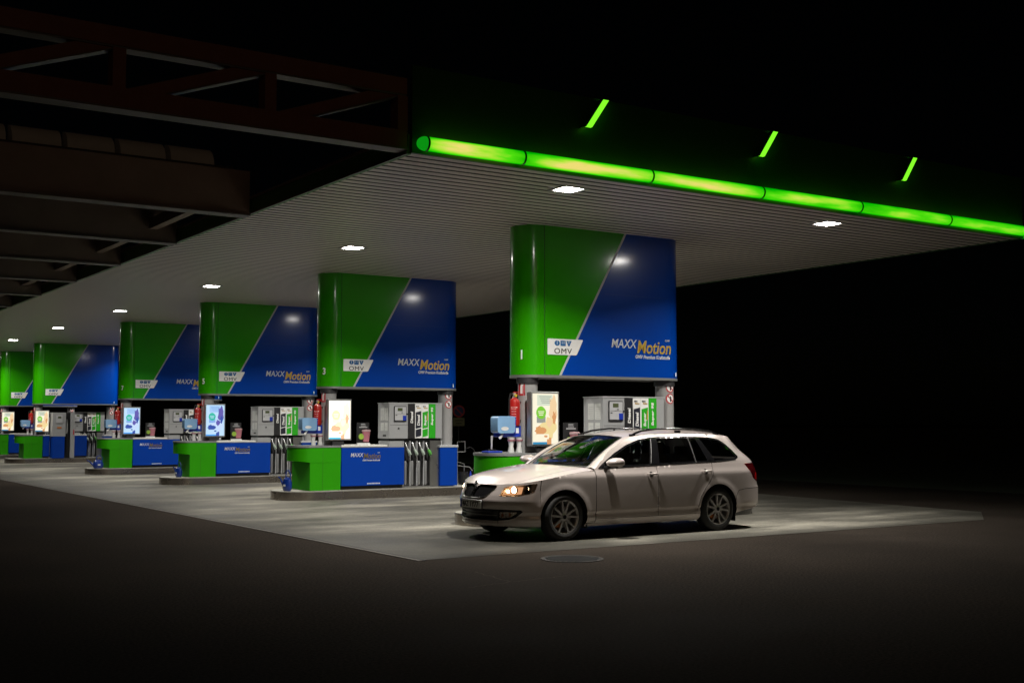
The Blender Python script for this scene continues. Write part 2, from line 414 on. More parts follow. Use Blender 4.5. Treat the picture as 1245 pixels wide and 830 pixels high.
for k, yc in enumerate(YC):
    pl = stadium(9.50, 15.2, .66)
    pl = [(x, y+yc) for x, y in pl]
    kb = PR(pl, 0.0, .165, plane='xy')
    struct('kerb', kb, M['kerb_steel'], smooth=True)
    pl2 = [(x, y+yc) for x, y in stadium(9.515, 15.185, .645)]
    struct('kerb_top', PR(pl2, .1665, .182, plane='xy'), mat('kerb_concrete', (.30, .295, .26), .7, noise=.3, nscale=3) if k == 0 else bpy.data.materials['kerb_concrete'], smooth=True)

man = thing('manhole_cover', 'round cast iron manhole cover in the asphalt in front of the car', 'manhole', (8.26, 11.2, 0))
obj('rim', LA([(.36, 0), (.36, .008), (.325, .008), (.325, 0)], seg=48), mat('iron_rim', (.045, .043, .041), .75, spec=.1), man)
bm = LA([(.0, 0.001), (.32, 0.001), (.32, .006), (0.0, .006)], seg=48)
for i in range(-5, 6):
    L = math.sqrt(.3**2-(i*.052)**2); box(bm, -L, L, i*.052-.01, i*.052+.01, .006, .011)
obj('lid', bm, mat('iron_lid', (.042, .043, .044), .7, spec=.1, noise=.3), man)
bm = bmesh.new()
def crack(pts):
    for a, b in zip(pts, pts[1:]):
        a, b = Vector((*a, .004)), Vector((*b, .004)); d = (b-a).normalized().cross(Vector((0, 0, 1)))*.008
        bm.faces.new([bm.verts.new(q) for q in (a+d, a-d, b-d, b+d)])
def wander(a, b, n=14, amp=.025):
    out = []
    for i in range(n+1):
        t = i/n; out.append((a[0]+(b[0]-a[0])*t+random.uniform(-amp, amp), a[1]+(b[1]-a[1])*t+random.uniform(-amp, amp)))
    return out
crack(wander((6.02, 9.81), (6.6, 9.93))); crack(wander((6.6, 9.93), (7.3, 10.0))); crack(wander((6.69, 10.8), (6.6, 9.95)))
struct('tarred_crack', bm, mat('crack_fill', (.056, .046, .038), .9, spec=.05), recalc=False)

# ================================================================== CANOPY
can = thing('canopy', 'huge flat filling station canopy with ribbed soffit and green glowing edge tube', 'canopy', (CX0, CY0, 0))
def LC(bm):     # world -> canopy local
    bmesh.ops.translate(bm, verts=bm.verts[:], vec=(-CX0, -CY0, 0)); return bm
bm = bmesh.new()
y = CY0+.03; 
prof = []
while y < CY1-.05:
    prof += [(y, ZS), (y+.148, ZS), (y+.153, ZS+.05), (y+.195, ZS+.05)]
    y += .2
row0 = [bm.verts.new((CX0+.02, a, b)) for a, b in prof]; row1 = [bm.verts.new((CX1-.02, a, b)) for a, b in prof]
for i in range(len(prof)-1):
    f_ = bm.faces.new((row0[i], row1[i], row1[i+1], row0[i+1])); f_.material_index = 0 if i % 4 == 0 else 1
obj('soffit', LC(bm), [M['soffit'], mat('soffit_joint', (.03, .03, .03), .7)], can, recalc=False)
# front fascia, sides and roof deck
obj('fascia', LC(B((CX0, CX1, CY0-.02, CY0+.03, ZS-.005, 5.66))), M['fascia'], can)
bm = B((CX0-.03, CX0+.018, CY0+.03, CY1, ZS-.012, 4.86)); obj('side_fascia', LC(bm), mat('side_fascia_green', (.08, .30, .05), .5), can)
bm = B((CX1-.018, CX1+.03, CY0+.03, CY1, ZS-.012, 4.86)); obj('side_fascia', LC(bm), M['fascia'], can)
obj('edge_trim', LC(B((CX0-.045, CX0-.031, CY0+.03, CY1, ZS-.016, ZS+.012))), M['trim_grey'], can)
obj('edge_trim', LC(B((CX0-.06, CX0-.031, CY0+.03, CY1, 4.85, 4.88))), M['beam'], can)
obj('roof_deck', LC(B((CX0+.02, CX1-.02, CY0+.03, CY1, 4.80, 4.84))), M['roof'], can)
obj('rear_fascia', LC(B((CX0, CX1, CY1, CY1+.05, ZS-.01, 5.2))), M['fascia'], can)
# glowing tube in six segments, with dark joint rings
TR = .085; TY = CY0-.02-TR-.01; TZ = 4.735
joints = [CX0+.13, 8.06, 10.06, 12.06, 14.08, 16.16, 18.35]
for a, b in zip(joints, joints[1:]):
    obj('tube_segment', LC(T([(a+.012+(b-a-.024)*t/8, TY, TZ) for t in range(9)], TR, 28)), M['tube'], can, smooth=True)
for a in joints:
    obj('joint_ring', LC(T([(a-.012, TY, TZ), (a+.012, TY, TZ)], TR+.004, 28)), M['fascia'], can, smooth=True)
bm = bmesh.new(); bmesh.ops.create_uvsphere(bm, u_segments=24, v_segments=12, radius=TR*.98)
bmesh.ops.transform(bm, matrix=Matrix.Translation((CX0+.118, TY, TZ)) @ Matrix.Diagonal((1.25, 1, 1, 1)), verts=bm.verts[:])
obj('tube_end_cap', LC(bm), M['tubecap'], can, smooth='all')
obj('tube_segment', LC(T([(CX1+.03+TR, CY0-.05+ (CY1-CY0)*t/20, TZ) for t in range(21)], TR, 20)), M['tubecap'], can, smooth=True)
# slanted glowing bars near the top of the fascia
for (x0, z0, x1, z1) in ((9.04, 5.25, 9.31, 5.63), (12.06, 5.25, 12.33, 5.63), (15.09, 5.25, 15.36, 5.63)):
    yb = CY0-.13
    hs = PR([(x0-.045, z0), (x0-.018, z0), (x1-.018, z1), (x1-.045, z1)], yb, CY0-.021)
    lb = obj('light_bar', LC(PR([(x0-.016, z0), (x0+.068, z0), (x1+.068, z1), (x1-.016, z1)], yb-.005, yb+.03)), M['barglow'], can)
    obj('housing', LC(hs), M['fascia'], lb)

# ceiling lights
def make_light():
    t = thing('ceiling_light', '', 'ceiling light', (0, 0, ZS), 'recessed ceiling lights in the canopy')
    bm = bmesh.new()
    for a in ((-.20, .20, -.20, -.16), (-.20, .20, .16, .20), (-.20, -.16, -.159, .159), (.16, .20, -.159, .159)): box(bm, *a, -.014, -.001)
    obj('frame', bm, M['lampframe'], t)
    bm = bmesh.new()
    lo = [bm.verts.new((x*.105, y*.105, -.017)) for x, y in ((-1, -1), (1, -1), (1, 1), (-1, 1))]; hi = [bm.verts.new((x*.14, y*.14, -.012)) for x, y in ((-1, -1), (1, -1), (1, 1), (-1, 1))]
    bm.faces.new(lo[::-1])
    for q in range(4): bm.faces.new((lo[q], lo[(q+1) % 4], hi[(q+1) % 4], hi[q]))
    obj('diffuser', bm, M['lens'], t)
    ld = bpy.data.lights.new('lamp', 'AREA'); ld.shape = 'SQUARE'; ld.size = .16; ld.energy = LAMP_W; ld.color = (1, .945, .865); ld.spread = R(LAMP_SPREAD)
    l = bpy.data.objects.new('lamp', ld); C.objects.link(l); l.parent = t; l.location = (0, 0, -.028)
    return t
LY = [12.78, 19.22, 26.45, 33.75, 40.9, 47.9, 54.5, 60.3]
LBL = ['bright square ceiling light nearest the left end of the glowing tube', 'ceiling light between the nearest and second overhead signs', 'ceiling light between the second and third overhead signs',
       'ceiling light between the third and fourth overhead signs', 'ceiling light just left of the fourth overhead sign', 'small ceiling light above the fifth overhead sign',
       'tiny ceiling light above the farthest overhead sign', 'last ceiling light at the very far end of the canopy']
LBR = ['bright ceiling light right of the nearest sign, below the middle of the tube', 'ceiling light hidden right behind the nearest sign', 'ceiling light hidden right behind the second sign', 'ceiling light hidden right behind the third sign',
       'ceiling light hidden right behind the fourth sign', 'ceiling light hidden right behind the fifth sign', 'ceiling light hidden right behind the farthest sign', 'ceiling light at the far right end of the canopy']
lt = None
for j, x in enumerate((9.38, 14.37)):
    for i, yy in enumerate(LY):
        lb = (LBL, LBR)[j][i]
        if lt is None: lt = make_light(); lt.location = (x, yy, ZS); lt['label'] = lb; lamp_data = [ch for ch in lt.children if ch.type == 'LIGHT'][0].data
        else:
            nl = copy_tree(lt, (x, yy, ZS), lb)
            for ch in nl.children:      # dimmer lamps towards the far end
                if ch.type == 'LIGHT': ch.data = lamp_data.copy(); ch.data.energy = LAMP_W*(.72 if (i, j) == (0, 1) else 1)*[1, .95, .82, .70, .58, .36, .40, .40][i]

# ================================================================== TRUSS AND LINK ROOF
def ibeam_x(bm, x0, x1, y, z0, z1, wfl=.2, web=.02, t=.02):
    box(bm, x0, x1, y-web/2, y+web/2, z0+t, z1-t); box(bm, x0, x1, y-wfl/2, y+wfl/2, z1-t, z1)
tr = thing('roof_truss', 'reddish brown steel truss running left from the canopy corner', 'truss', (6.55, 12.06, 4.67))
def LTt(bm): bmesh.ops.translate(bm, verts=bm.verts[:], vec=(-6.55, -12.06, -4.67)); return bm
XL = -3.2; yb = 12.14
obj('bottom_chord', LTt(B((XL, 6.55, yb-.10, yb+.10, 4.69, 4.89))), M['truss'], tr)
obj('bottom_flange', LTt(B((XL, 6.56, yb-.11, yb+.11, 4.668, 4.689))), M['flange'], tr)
obj('top_chord', LTt(B((XL, 6.55, yb-.10, yb+.10, 5.31, 5.50))), M['truss'], tr)
obj('top_flange', LTt(B((XL, 6.55, yb-.09, yb+.09, 5.292, 5.3095))), M['flange'], tr)
px = [6.50-1.605*i for i in range(7)]
for i, x in enumerate(px):
    obj('post', LTt(B((x-.065, x+.065, yb-.09, yb+.09, 4.891, 5.291))), M['truss'], tr)
    if i < 6:
        xa, xb = x-1.605+.07, x-.07         # diagonal from lower left to upper right
        obj('diagonal', LTt(PR([(xa+.02, 4.895), (xa+.385, 4.895), (xb, 5.285), (xb-.01, 5.289), (xb-.36, 5.289)], yb-.075, yb+.075)), M['truss'], tr)
        obj('diagonal_flange', LTt(PR([(xa+.39, 4.893), (xb, 5.282), (xb, 5.270), (xa+.42, 4.893)], yb-.085, yb+.085)), M['flange'], tr)
# link roof: cross beams with pale lower flanges
ORD = ['nearest', 'second', 'third', 'fourth', 'fifth', 'sixth', 'seventh', 'eighth']
for i in range(8):
    y0 = 16.95+3.36*i
    b = thing('roof_beam', '%s dark boxed cross beam with pale lower flange under the link roof' % ORD[i], 'beam', (6.54, y0, 4.59), 'cross beams of the link roof')
    def LB(bm): bmesh.ops.translate(bm, verts=bm.verts[:], vec=(-6.54, -y0, -4.59)); return bm
    obj('web', LB(PR([(XL-1, 4.615), (6.54, 4.615), (6.54, 4.95), (6.32, 5.26), (XL-1, 5.26)] if i else [(XL-1, 4.615), (6.54, 4.615), (6.54, 5.26), (XL-1, 5.26)], y0-.09, y0+.09)), M['beam'], b)
    obj('lower_flange', LB(B((XL-1, 6.545, y0-.13, y0+.13, 4.59, 4.614))), M['flange'], b)
    if i < 7: obj('brace', LB(B((6.05, 6.19, y0+.14, y0+3.36-.14, 4.80, 4.98))), M['beam'], b)
lr = thing('link_roof', 'dark roof deck between canopy and shop with a row of skylight plates', 'roof', (2, 17, 5.3))
def LR(bm): bmesh.ops.translate(bm, verts=bm.verts[:], vec=(-2, -17, -5.3)); return bm
obj('deck', LR(B((XL-1, 6.3, 16.9, 44, 5.262, 5.30))), M['deck'], lr)
for i in range(12):
    x1 = 6.05-.72*i
    prof = [(17.0, 5.301)]+[(17.35-.33*math.cos(t), 5.301+.30*math.sin(t)) for t in np.linspace(.1, PI/2, 8)]+[(17.35, 5.301)]
    bm = bmesh.new(); prism(bm, prof, x1-.64, x1, plane='yz')
    obj('skylight_plate', LR(bm), M['skylight'], lr, smooth=True)

# ================================================================== OVERHEAD SIGNS (local: x absolute, y relative to island centre)
SX0, SX1, SR = 10.46, 13.72, .35
def perim(s):   # arc-length param of stadium starting front-left tangent (x=SX0+SR, y=-SR), going right (s>0) or round the left nose (s<0)
    L = SX1-SX0-2*SR; H = PI*SR
    s = s % (2*L+2*H)
    if s <= L: return (SX0+SR+s, -SR)
    s -= L
    if s <= H: a = s/SR; return (SX1-SR+SR*math.sin(a), -SR*math.cos(a))
    s -= H
    if s <= L: return (SX1-SR-s, SR)
    s -= L; a = s/SR; return (SX0+SR-SR*math.sin(a), SR*math.cos(a))
def diag_x(z): return 11.10+(z-2.28)*(12.43-11.10)/(4.63-2.28)
def sign_sheet(s0f, s1f, off=0.0, nz=24, ns=60, z0=ZB, z1=ZT):
    bm = bmesh.new(); rows = []
    for j in range(nz+1):
        z = z0+(z1-z0)*j/nz; a, b = s0f(z), s1f(z)
        row = []
        for i in range(ns+1):
            x, y = perim(a+(b-a)*i/ns)
            if off:
                cx = min(max(x, SX0+SR), SX1-SR); d = Vector((x-cx, y, 0)).normalized(); x += d.x*off; y += d.y*off
            row.append(bm.verts.new((x, y, z)))
        rows.append(row)
    for j in range(nz):
        for i in range(ns): bm.faces.new((rows[j][i], rows[j][i+1], rows[j+1][i+1], rows[j+1][i]))
    return bm
LS = SX1-SX0-2*SR; HS = PI*SR; TOT = 2*LS+2*HS
sf = lambda z: diag_x(z)-SX0-SR           # front diagonal in s
sb = lambda z: LS+HS+(SX1-SR-diag_x(z))   # back diagonal in s
HW = .022
def make_sign():
    t = thing('overhead_sign', '', 'sign', (0, 0, 0), 'green and blue overhead signs')
    obj('green_panel', sign_sheet(lambda z: sb(z)-TOT+HW, lambda z: sf(z)-HW), M['green'], t, smooth=True)
    obj('blue_panel', sign_sheet(lambda z: sf(z)+HW, lambda z: sb(z)-HW), M['blue'], t, smooth=True)
    obj('stripe', sign_sheet(lambda z: sf(z)-HW, lambda z: sf(z)+HW, ns=2, off=.002), M['stripe'], t, smooth=True)
    obj('stripe', sign_sheet(lambda z: sb(z)-HW, lambda z: sb(z)+HW, ns=2, off=.002), M['stripe'], t, smooth=True)
    obj('underside', PR(stadium(SX0+.01, SX1-.01, SR-.01), ZB-.03, ZB+.01, plane='xy'), M['dark_trim'], t)
    bm = sign_sheet(lambda z: 0.0, lambda z: TOT, off=.006, nz=1, ns=160, z0=ZB-.035, z1=ZB+.008)
    obj('bottom_trim', bm, M['trim_grey'], t, smooth=True)
    bm = bmesh.new()
    for x in (SX0+SR+.0,): box(bm, x-.004, x+.004, -SR-.003, -SR+.002, ZB+.01, ZT)
    obj('seam', bm, M['seam'], t)
    obj('seam', B((12.0, SX1-SR, -SR-.002, -SR+.002, 3.62, 3.626)), mat('seam_blue', (.01, .05, .3), .4), t)
    yl = -SR-.012
    lo = obj('logo_plate', PR([(10.86, 2.62), (10.865, 2.612), (11.40, 2.612), (11.425, 2.622), (11.545, 2.85), (11.54, 2.862), (10.87, 2.862), (10.86, 2.855)], yl, -SR-.001), M['sign_white'], t)
    logo(lo, 10.99, 2.765, yl-.002, 1.0)
    brand(t, 12.13, 2.60, 1.0, yl=-SR-.003, gold=M['gold'])
    obj('corner_tag', B((13.49, 13.51, -SR-.004, -SR, 2.32, 2.39)), M['sign_white'], t)
    return t
def logo(par, x, z, y, s):
    # stylised mark of three blocks over the letters
    bm = bmesh.new()
    c = [(x+.05*s+.05*s*math.cos(a), z+.042*s*math.sin(a)+.03*s) for a in np.linspace(0, 2*PI, 22)[:-1]]
    prism(bm, c, y, y+.002)
    prism(bm, [(x+.115*s, z-.012*s), (x+.215*s, z-.012*s), (x+.215*s, z+.072*s), (x+.115*s, z+.072*s)], y, y+.002)
    prism(bm, [(x+.228*s, z+.072*s), (x+.33*s, z+.072*s), (x+.29*s, z-.012*s), (x+.265*s, z-.012*s)], y, y+.002)
    obj('logo', bm, M['logo_blue'], par)
    bm = bmesh.new()
    box(bm, x+.046*s, x+.054*s, y-.001, y, z+.01*s, z+.068*s)
    box(bm, x+.142*s, x+.149*s, y-.001, y, z+.02*s, z+.06*s); box(bm, x+.178*s, x+.185*s, y-.001, y, z+.02*s, z+.06*s)
    box(bm, x+.274*s, x+.282*s, y-.001, y, z+.03*s, z+.073*s)
    obj('logo_slots', bm, M['sign_white'], par)
    put_text('lettering', 'OMV', .1, (x-.005*s, y, z-.135*s), M['ink'], par, width=.34*s, fit_h=.085*s, spacing=1.1)
def brand(par, x, z, s, yl, gold):
    a = (x, yl, z+.165*s)
    put_text('lettering', 'MAXX', .2, a, M['silver_txt'], par, width=.53*s, fit_h=.145*s, shear=.2, bold=.001)
    put_text('lettering', 'Motion', .2, (x+.535*s, yl, z+.085*s), gold, par, width=.73*s, fit_h=.215*s, shear=.2, bold=.003)
    put_text('lettering', 'OMV', .05, (x+1.14*s, yl, z+.30*s), M['silver_txt'], par, width=.10*s, fit_h=.03*s, bold=.001)
    put_text('lettering', 'OMV Premium Kraftstoffe', .06, (x+.50*s, yl, z), M['silver_txt'], par, width=.74*s, fit_h=.062*s, shear=.2, bold=.0015)

sign0 = make_sign()
NUM = ['1', '3', '5', '7']
SL = ['large green and blue overhead sign marked 1, nearest and above the car', 'green and blue overhead sign marked 3, second from the right', 'green and blue overhead sign marked 5, third from the right',
      'green and blue overhead sign marked 7, fourth from the right', 'green and blue overhead sign second from the left edge', 'green and blue overhead sign cut by the left edge, farthest away']
for k, yc in enumerate(YC):
    if k == 0: s_ = sign0; s_.location = (0, yc, 0); s_['label'] = SL[0]
    else: s_ = copy_tree(sign0, (0, yc, 0), SL[k])
def add_numbers():
    for k, n in enumerate(NUM):
        s_ = [o for o in C.objects if o.get('label') == SL[k]][0]
        ang = R(64)        # on the rounded nose
        c = Vector((SX0+SR-(SR+.004)*math.sin(ang), -(SR+.004)*math.cos(ang), 2.535))
        rot = Matrix.Rotation(-ang, 4, 'Z') @ FRONT
        put_text('number', n, .17, c, M['sign_white'], s_, rot=rot, fit_h=.145, bold=.005)
add_numbers()
for k in (4, 5):      # the two farthest signs carry no lettering on their blue field
    s_ = [o for o in C.objects if o.get('label') == SL[k]][0]
    for ch in list(s_.children):
        if ch.name.split('.')[0] == 'lettering': bpy.data.objects.remove(ch)

# ================================================================== COLUMNS
def cyl_patch(cx, cy, r, az, zc, w, h, m, parent, name, shape='disc', off=.003, seg=20):
    """thin decal wrapped on a column, azimuth az in radians"""
    bm = bmesh.new(); c0 = None
    def P(a, b): th = az+a/(r+off); return (cx+(r+off)*math.cos(th), cy+(r+off)*math.sin(th), zc+b)
    if shape == 'disc': pts = [(w/2*math.cos(t), h/2*math.sin(t)) for t in np.linspace(0, 2*PI, seg+1)[:-1]]
    else: pts = shape if isinstance(shape, list) else [(-w/2, -h/2), (0, -h/2), (w/2, -h/2), (w/2, h/2), (0, h/2), (-w/2, h/2)]
    cen = bm.verts.new(P(sum(p[0] for p in pts)/len(pts), sum(p[1] for p in pts)/len(pts))); vs = [bm.verts.new(P(*p)) for p in pts]
    for i in range(len(vs)): bm.faces.new((cen, vs[i], vs[(i+1) % len(vs)]))
    return obj(name, bm, m, parent, recalc=False)
def make_column(x, stickers):
    t = thing('support_column', '', 'column', (x, 0, .18), 'round grey columns carrying the signs')
    obj('shaft', LA([(.155, 0), (.155, 4.46)], seg=36), M['column'], t, smooth=True)
    obj('base_collar', LA([(.18, 0.0), (.18, .05), (.165, .06), (.165, .14), (.157, .14)], seg=36), M['black'], t, smooth=True)
    obj('top_collar', LA([(.156, 1.98), (.175, 1.98), (.175, 2.07), (.156, 2.07)], seg=36), M['dark_trim'], t, smooth=True)
    if stickers == 'ban':
        for zc in (1.96, 1.77):
            az = R(-90)
            s_ = cyl_patch(0, 0, .155, az, zc, .175, .175, M['rednear'], t, 'ban_sticker')
            cyl_patch(0, 0, .155, az, zc, .135, .135, M['sign_white'], s_, 'sticker_face', off=.0045)
            cyl_patch(0, 0, .155, az, zc, 0, 0, M['rednear'], s_, 'slash', shape=[(-.055, .035), (-.04, .055), (.055, -.035), (.04, -.055)], off=.006)
            cyl_patch(0, 0, .155, az, zc, 0, 0, M['ink'], s_, 'pictogram', shape=[(-.012, -.05), (.012, -.05), (.02, .01), (.0, .05), (-.02, .02)], off=.0052)
    else:
        s_ = cyl_patch(0, 0, .155, R(196), 1.90, .13, .22, M['rednear'], t, 'extinguisher_sticker', shape='rect')
        cyl_patch(0, 0, .155, R(196), 1.90, 0, 0, M['sign_white'], s_, 'pictogram', shape=[(-.02, -.08), (.025, -.08), (.025, .03), (.045, .07), (0, .08), (-.02, .03)], off=.005)
    return t
CL = ['left sign column with red sticker on the %s', 'right sign column with round ban stickers on the %s']
for j, (x, st_, yo) in enumerate(((10.66, 'ext', -.10), (13.416, 'ban', -.15))):
    c0 = make_column(x, st_)
    for k, yc in enumerate(YC):
        if k == 0: c0.location = (x, yc+yo, .18); c0['label'] = CL[j] % WHERE[0]
        else: copy_tree(c0, (x, yc+yo, .18), CL[j] % WHERE[k])

# ================================================================== ISLAND FURNITURE (local y relative to the island centre)
protos = []
def reg(o, label, only=None, loc=(0, 0, 0)):
    """o built at island-local coords; label has %s for place; only = list of islands"""
    protos.append((o, label, only, Vector(loc)))
HD = .45      # half depth of the desks
def make_desk():
    t = thing('service_desk', '', 'counter', (0, 0, 0), 'green service desks')
    # overhanging head with rounded left end
    pl = [(10.78, -HD), (10.78, HD)]+[(9.85+.28-.28*math.sin(a), HD*math.cos(a)) for a in np.linspace(0, PI, 17)]
    bm = bmesh.new(); lo = []; hi = []
    for (x, y) in pl:
        z = .745+max(0, (10.13-x))*.12
        lo.append(bm.verts.new((x, y, z))); hi.append(bm.verts.new((x, y, 1.045)))
    n = len(pl)
    for i in range(n): bm.faces.new((lo[i], hi[i], hi[(i+1) % n], lo[(i+1) % n]))
    bm.faces.new(hi)
    cen = bm.verts.new((10.3, 0, .745))
    for i in range(n): bm.faces.new((cen, lo[(i+1) % n], lo[i]))
    obj('desk_head', bm, M['desk_green'], t, smooth=True)
    obj('desk_body', B((10.10, 10.775, -HD+.004, HD-.004, .185, .7445)), M['desk_green'], t)
    pl2 = [(x+(-.012 if x < 10.7 else 0), y*1.02) for x, y in pl]
    obj('worktop', PR(pl2, 1.047, 1.088, plane='xy'), M['worktop'], t)
    obj('panel_seam', B((10.378, 10.383, -HD-.002, -HD+.002, .19, 1.04)), mat('desk_seam', (.03, .15, .004), .6), t)
    return t
reg(make_desk(), 'green service desk with overhanging grey-topped head on the %s')
def make_cabinet(x0, x1, lettered, cat='cabinet'):
    t = thing('blue_cabinet', '', cat, (0, 0, 0), 'blue panelled cabinets')
    obj('front_panel', B((x0+.006, x1-.004, -HD-.0, HD, .255, 1.035), bev=.006), M['desk_blue'], t)
    obj('plinth', B((x0+.03, x1-.02, -HD+.05, HD-.05, .184, .2545)), M['black'], t)
    obj('shelf', B((x0, min(x1, 11.84) if lettered else x1, -HD-.005, HD+.005, 1.05, 1.092), bev=.005), M['worktop_white'], t)
    obj('back_edge', B((x0, x1-.004, -HD+.01, HD-.01, 1.0355, 1.049)), M['trim_grey'], t)
    if lettered:
        brand(t, 11.0, .76, .54, yl=-HD-.003, gold=M['bronze'])
        bm = bmesh.new()
        for q in range(9): box(bm, 11.38+q*.034, 11.405+q*.034, -HD-.003, -HD-.0005, .285, .31)
        obj('small_print', bm, M['silver_txt'], t)
    return t
reg(make_cabinet(10.79, 12.25, True), 'blue cabinet with MAXX Motion lettering on the %s', only=[0, 1, 2, 3, 5])
reg(make_cabinet(10.79, 11.04, False), 'narrow blue cabinet left of the truck pump on the %s', only=[4])
reg(make_cabinet(11.90, 12.45, False), 'blue cabinet right of the truck pump on the %s', only=[4])
def make_endbox():
    t = thing('end_box', '', 'box', (0, 0, 0), 'blue boxes round the column feet')
    obj('panel', B((13.12, 13.55, -HD, HD, .20, 1.02), bev=.006), M['desk_blue'], t)
    obj('lid', B((13.10, 13.57, -HD-.01, HD+.01, 1.0205, 1.07), bev=.006), M['disp_light'], t)
    return t
reg(make_endbox(), 'blue box with pale lid round the right column foot of the %s', only=[0, 1, 2, 3, 4])

def make_dispenser():
    t = thing('fuel_dispenser', '', 'fuel pump', (0, 0, 0), 'grey fuel dispensers')
    D = .40; DB = .11
    obj('cabinet', B((11.91, 12.355, -D, DB, 1.215, 1.955), (13.03, 13.19, -D, DB, 1.215, 1.955), (12.357, 13.028, -D+.01, DB-.01, 1.22, 1.95), bev=.006), M['disp_grey'], t)
    obj('lower_body', B((11.92, 12.24, -D+.01, DB-.01, .20, 1.165)), M['disp_grey'], t)
    obj('waist', B((11.93, 13.18, -D+.04, DB-.04, 1.166, 1.2145)), M['black'], t)
    obj('top_cap', B((11.90, 13.20, -D-.01, DB+.01, 1.956, 1.972)), M['disp_light'], t)
    obj('cabinet_seam', B((11.93, 12.35, -D-.002, -D+.001, 1.50, 1.505)), M['dark_trim'], t)
    # info sheets
    for (a, b, c, d) in ((-.36, -.21, 1.60, 1.86), (-.18, -.03, 1.60, 1.86), (-.34, -.22, 1.38, 1.55), (-.17, -.04, 1.38, 1.55)):
        p_ = obj('info_sheet', B((11.906, 11.9095, -.15-a-.36 if 0 else a+.02, b+.02, c, d)), M['paper'], t)
        bm = bmesh.new()
        for q in range(int((d-c)/.03)-1): box(bm, 11.9045, 11.9055, a+.035, b+.01-random.uniform(0, .05), c+.02+q*.03, c+.026+q*.03)
        obj('print_lines', bm, M['disp_grey'], p_)
    obj('vent', B((11.906, 11.9095, -.26, -.12, 1.26, 1.30)), M['dark_trim'], t)
    sc = obj('display', PR(rrect(12.02, 12.31, 1.57, 1.90, .015), -D-.015, -D-.0005), M['black_panel'], t)
    obj('display_face', B((12.035, 12.30, -D-.018, -D-.0155, 1.60, 1.885)), M['disp_light'], sc)
    obj('lcd', B((12.10, 12.215, -D-.021, -D-.0185, 1.795, 1.86)), M['lcd'], sc)
    obj('display_text', B((12.05, 12.09, -D-.021, -D-.0185, 1.70, 1.715), (12.19, 12.22, -D-.021, -D-.0185, 1.755, 1.77), (12.05, 12.28, -D-.021, -D-.0185, 1.735, 1.739)), M['black_panel'], sc)
    nb = obj('number_badge', B((12.225, 12.305, -D-.024, -D-.0185, 1.60, 1.70)), M['royal'], sc)
    obj('lock', LA([(0, -D-.02), (.016, -D-.02), (.016, -D), (0, -D)], axis='y', c=(12.13, 0, 1.43), seg=14), M['black'], t)
    obj('lock', B((12.315, 12.345, -D-.018, -D-.0005, 1.72, 1.745)), M['black'], t)
    # grade strips
    xs = [12.36, 12.527, 12.694, 12.861, 13.028]
    def vtext(s, x, z0, h, w, m, par):
        put_text('lettering', s, .1, (x, -D-.0075, z0), m, par, rot=FRONT @ Matrix.Rotation(R(90), 4, 'Z'), width=h, fit_h=w, bold=.004, shear=.1)
    g = obj('grade_strip', B((xs[0], xs[1]-.006, -D-.005, -D+.009, 1.222, 1.95)), M['black_panel'], t)
    vtext('Diesel', 12.475, 1.54, .25, .06, M['sign_white'], g)
    for i, (m_, s_) in ((1, (M['navy_panel'], 'Diesel')), (2, (M['grade_green'], 'Super'))):
        g = obj('grade_strip', B((xs[i], xs[i+1]-.006, -D-.004, -D+.009, 1.222, 1.95)), M['sign_white'], t)
        a, b = xs[i]+.014, xs[i+1]-.02
        obj('grade_field', PR([(a, 1.42), (b, 1.45), (b, 1.80), (a, 1.77)], -D-.0065, -D-.0045), m_, g)
        obj('grade_field', PR([(a, 1.24), (b, 1.27), (b, 1.43), (a, 1.40)], -D-.0065, -D-.0045), m_, g)
        vtext(s_, xs[i]+.115, 1.49, .23, .065, M['sign_white'], g)
        put_text('lettering', 'MAXX', .05, (a+.01, -D-.006, 1.885), M['ink'], g, width=.07, fit_h=.025, bold=.001)
        put_text('lettering', 'Motion', .05, (a+.03, -D-.006, 1.85), M['gold'], g, width=.09, fit_h=.028, bold=.001)
        if i == 2: obj('grade_flash', PR([(b-.03, 1.60), (b, 1.59), (b, 1.76), (b-.02, 1.74)], -D-.008, -D-.0068), M['gold'], g)
    g = obj('grade_strip', B((xs[3], xs[4]-.004, -D-.005, -D+.009, 1.222, 1.95)), M['grade_green'], t)
    vtext('Super 95', 12.975, 1.50, .38, .062, M['sign_white'], g)
    # nozzle bay
    obj('bay_back', B((12.245, 12.90, -.20, .09, .215, 1.165)), M['black'], t)
    obj('bay_sill', B((12.243, 13.19, -D+.02, DB-.02, .185, .214)), M['steel'], t)
    obj('side_plate', B((12.90, 13.17, -D+.01, DB-.01, .215, 1.165)), M['steel'], t)
    obj('edge_profile', B((13.172, 13.19, -D, DB, .215, 1.165)), M['disp_light'], t)
    tint = ['nozpale', 'nozpale', 'nozpale', 'nozgreen']
    for i in range(4):
        x = 12.335+i*.165
        obj('bay_divider', B((x-.083, x-.069, -D+.015, -.2, .22, 1.16)), M['disp_light'], t)
        obj('nozzle_boot', B((x-.045, x+.052, -D+.05, -.21, .74, 1.14), bev=.01), M['black_panel'], t)
        nz = bmesh.new()
        tube(nz, [(x-.035, -D+.0, 1.13), (x-.03, -D-.03, 1.06), (x-.005, -D-.05, .98), (x+.02, -D-.05, .93)], [.011, .014, .022, .03], 10)
        nzo = obj('nozzle', nz, M['nozsilver'], t, smooth=True)
        g = bmesh.new(); tube(g, [(x-.01, -D-.055, .985), (x+.02, -D-.065, .93), (x+.045, -D-.06, .885), (x+.035, -D-.03, .86)], [.022, .035, .033, .018], 10)
        obj('nozzle_cover', g, M[tint[i]], nzo, smooth=True)
